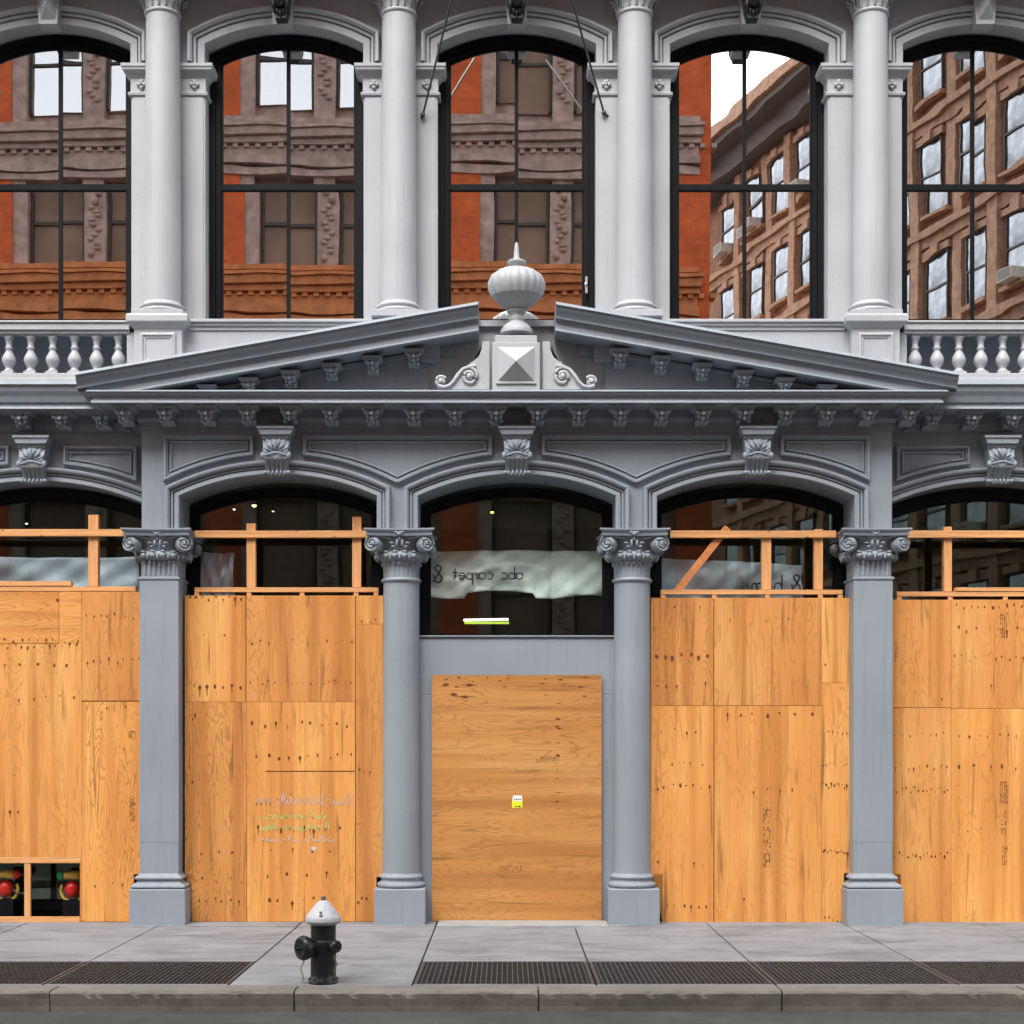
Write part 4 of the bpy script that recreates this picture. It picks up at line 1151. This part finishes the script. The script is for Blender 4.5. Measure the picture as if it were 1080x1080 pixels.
# ------------------------------------------------------------------ buildings across the street (seen in the upper glass)
def brickwork(name, c1, c2, mortar, k=1.0):
    m, n, l, b = nt(name)
    tc = n.new('ShaderNodeTexCoord'); sp = n.new('ShaderNodeSeparateXYZ'); cb = n.new('ShaderNodeCombineXYZ')
    l.new(tc.outputs['Object'], sp.inputs[0]); l.new(math_(n, l, 'ADD', sp.outputs[0], sp.outputs[1]), cb.inputs[0]); l.new(sp.outputs[2], cb.inputs[1])
    t = n.new('ShaderNodeTexBrick'); t.inputs['Scale'].default_value = 2.0/k
    for i, c in (('Color1', c1), ('Color2', c2), ('Mortar', mortar)): t.inputs[i].default_value = (*c, 1)
    t.inputs['Mortar Size'].default_value = .02; l.new(cb.outputs[0], t.inputs['Vector'])
    d = ramp(n, l, noise(n, l, tc.outputs['Object'], .8, 6, .7), [(.3, (.7,)*3), (.7, (1.25,)*3)])
    l.new(mix(n, l, 1.0, t.outputs['Color'], d, 'MULTIPLY'), b.inputs['Base Color']); b.inputs['Roughness'].default_value = .85
    return m
RBR = brickwork('red_brick', (.72, .13, .03), (.60, .10, .025), (.58, .14, .045)); TERR = plain('purple_brownstone', (.46, .31, .265), .8, var=.3, nscale=3, bmp=.5)
OCH = plain('orange_brownstone', (.58, .20, .07), .8, var=.25, nscale=3, bmp=.4); DARKPANE = plain('dark_matt_pane', (.27, .17, .12), .8, var=.2, nscale=1)  # dark windows painted as matt brown panes, with sky reflection left out
PALE = plain('pale_window_blind', (.78, .78, .74), .6, var=.08, nscale=1, bmp=0); SASHC = plain('dark_sash', (.06, .04, .035), .5)
SKYG = plain('sky_lit_window_glass', (.9, .9, .9), .08, 1, var=.02, bmp=0)
A = empty('brownstone_building', (-8, -25, 0), 'ornate brownstone with red brick piers across the street, seen in the upper windows', 'building')
def partA(mb, name, mat, root):
    o = mb.build(name, mat, root); o.location = -root.location; return o
yA = -25.0
PER = 6.84; base_x = 4.90                                 # red pier left edges at base_x - k*PER
m = MB(); m.box(-30, 5.90, -34, yA-.5, 0, 26.5); partA(m, 'wall', TERR, A)
m = MB()
for k in range(0, 6): x = base_x-k*PER; m.box(x-.0, x+1.06, yA-.5, yA, 0, 26.5)
partA(m, 'brick_pier', RBR, A)
fl = [(3.8, 9.1), (11.0, 14.3), (16.2, 18.5), (20.75, 23.6)]
m = MB()
for k in range(1, 6):
    x = base_x-k*PER
    for (a, w_, d) in ((x+1.06, .42, .02), (x+1.06+2.2, .62, .05), (x+1.06+4.55, .25, .02)):
        m.box(a, a+w_, yA-.5, yA-d-.05, 0, 26.4)
        if w_ > .5:
            for z0, z1 in fl:
                z = z0+.15
                while z < z1-.2: m.ball((a+w_/2+.12*sin(z*13), yA-.06, z), .10, .07, .07, 8, 5); z += .14
partA(m, 'pilaster', TERR, A)
m = MB(); mo = MB()
for z, mat_i in ((9.2, 1), (14.4, 1), (18.6, 0), (23.7, 0)):
    q = mo if mat_i else m
    hts = [(0, .25, .08), (.3, .22, .16), (.55, .35, .04), (.95, .18, .2), (1.15, .25, .35), (1.42, .12, .45), (1.7, .2, .12)]
    for k in range(0, 110): q.box(-30+k*.33, -30+k*.33+.15, yA-.3, yA+.14, z+.72, z+.86)
    for (dz, hh, pr) in hts: q.box(-30, 5.6+pr*.3, yA-.4, yA+pr, z+dz*.9, z+dz*.9+hh*.9)
partA(m, 'band_cornice', TERR, A); partA(mo, 'orange_cornice', OCH, A)
m = MB(); m.box(-30.4, 6.2, -34.3, yA+.8, 26.5, 27.3); m.box(-30.2, 5.9, -34.2, yA+.4, 25.9, 26.5); partA(m, 'roof_cornice', OCH, A)
wins = 0
for k in range(1, 5):
    x = base_x-k*PER
    for (a, b) in ((x+1.5, x+3.24), (x+3.9, x+5.6)):
        for fi, (z0, z1) in enumerate(fl):
            m = MB(); m.box(a, b, yA-.46, yA-.40, z0, z1)
            o = partA(m, 'window', SKYG if fi == 3 and k > 1 else DARKPANE, A)
            m = MB(); m.box(a, b, yA-.39, yA-.32, (z0+z1)/2-.05, (z0+z1)/2+.05); m.box(a, a+.08, yA-.39, yA-.3, z0, z1); m.box(b-.08, b, yA-.39, yA-.3, z0, z1)
            s_ = m.build('sash', SASHC, o)
# brick block on the side street
Bb = empty('brick_building', (17.25, -25, 0), 'tall brown brick block on the side street corner opposite, seen in the upper windows', 'building')
BRN = brickwork('brown_brick', (.38, .19, .12), (.28, .13, .08), (.32, .19, .13)); BRT = plain('brown_trim', (.46, .27, .175), .8, var=.3, nscale=4); SOF = plain('soffit_grey', (.16, .14, .13), .8); ACM = plain('air_conditioner_shell', (.7, .68, .62), .5)
Bb.rotation_euler = (0, 0, atan2(-.955, -.296)+pi)   # local -x runs back down the side street
L = 30.5
m = MB(); m.box(-L, 0, -16, 0, 0, 27.9); m.build('wall', BRN, Bb)
m = MB()
for i in range(0, 11): m.box(-i*2.3-.32, -i*2.3+.18, 0, .28 if i % 2 == 0 else .12, 0, 27)
for z in (4.4, 8.2, 12.0, 15.8, 19.6, 23.4): m.box(-L-.1, .1, 0, .34, z, z+.25); m.box(-L-.1, .1, 0, .20, z-.35, z)
m.build('pilaster_trim', BRT, Bb)
m = MB(); m.box(-L-.9, 1.4, -17, 1.6, 27.9, 28.2); m.box(-L-.5, 1.0, -16.6, .8, 27.1, 27.9); m.build('roof_cornice', SOF, Bb)
m = MB(); m.box(-L-1.1, 1.6, -17.2, 1.8, 28.2, 28.7); m.build('gutter', BRT, Bb)
BGL = plain('curtained_window', (.27, .30, .34), .12, .75, var=.7, nscale=1.1, bmp=0)
rb = random.Random(4); first = None; ac0 = None
for i in range(0, 11):
    for j, z in enumerate((5.2, 9.0, 12.8, 16.6, 20.4, 24.2)):
        x = -i*2.3-.32
        m_loc = (x-.9, .03, z)
        if first is None:
            m = MB(); m.box(-.62, .62, 0, .05, 0, 2.3); first = m.build('window', BGL, Bb, loc=m_loc)
            m = MB(); m.box(-.64, .64, .05, .10, 1.12, 1.19); m.box(-.64, -.59, .05, .10, 0, 2.3); m.box(.59, .64, .05, .10, 0, 2.3); m.box(-.64, .64, .05, .10, 2.24, 2.30)
            sash0 = m.build('sash', SASHC, first)
            m = MB(); m.box(-.75, .75, .0, .26, -.14, 0); m.box(-.78, .78, .0, .18, 2.30, 2.55); m.box(-.22, .22, .0, .26, 2.28, 2.62); sill0 = m.build('sill', BRT, first)
        else:
            o = copy(first, Bb, m_loc); copy(sash0, o, (0, 0, 0)); copy(sill0, o, (0, 0, 0))
        if rb.random() < .28:
            if ac0 is None:
                m = MB(); m.box(-.36, .36, .05, .62, 0, .42); m.mi = 1
                for q in range(6): m.box(-.32, .32, .621, .63, .05+q*.06, .075+q*.06)
                ac0 = m.build('air_conditioner', [ACM, SASHC], Bb, loc=m_loc)
            else: copy(ac0, Bb, m_loc)
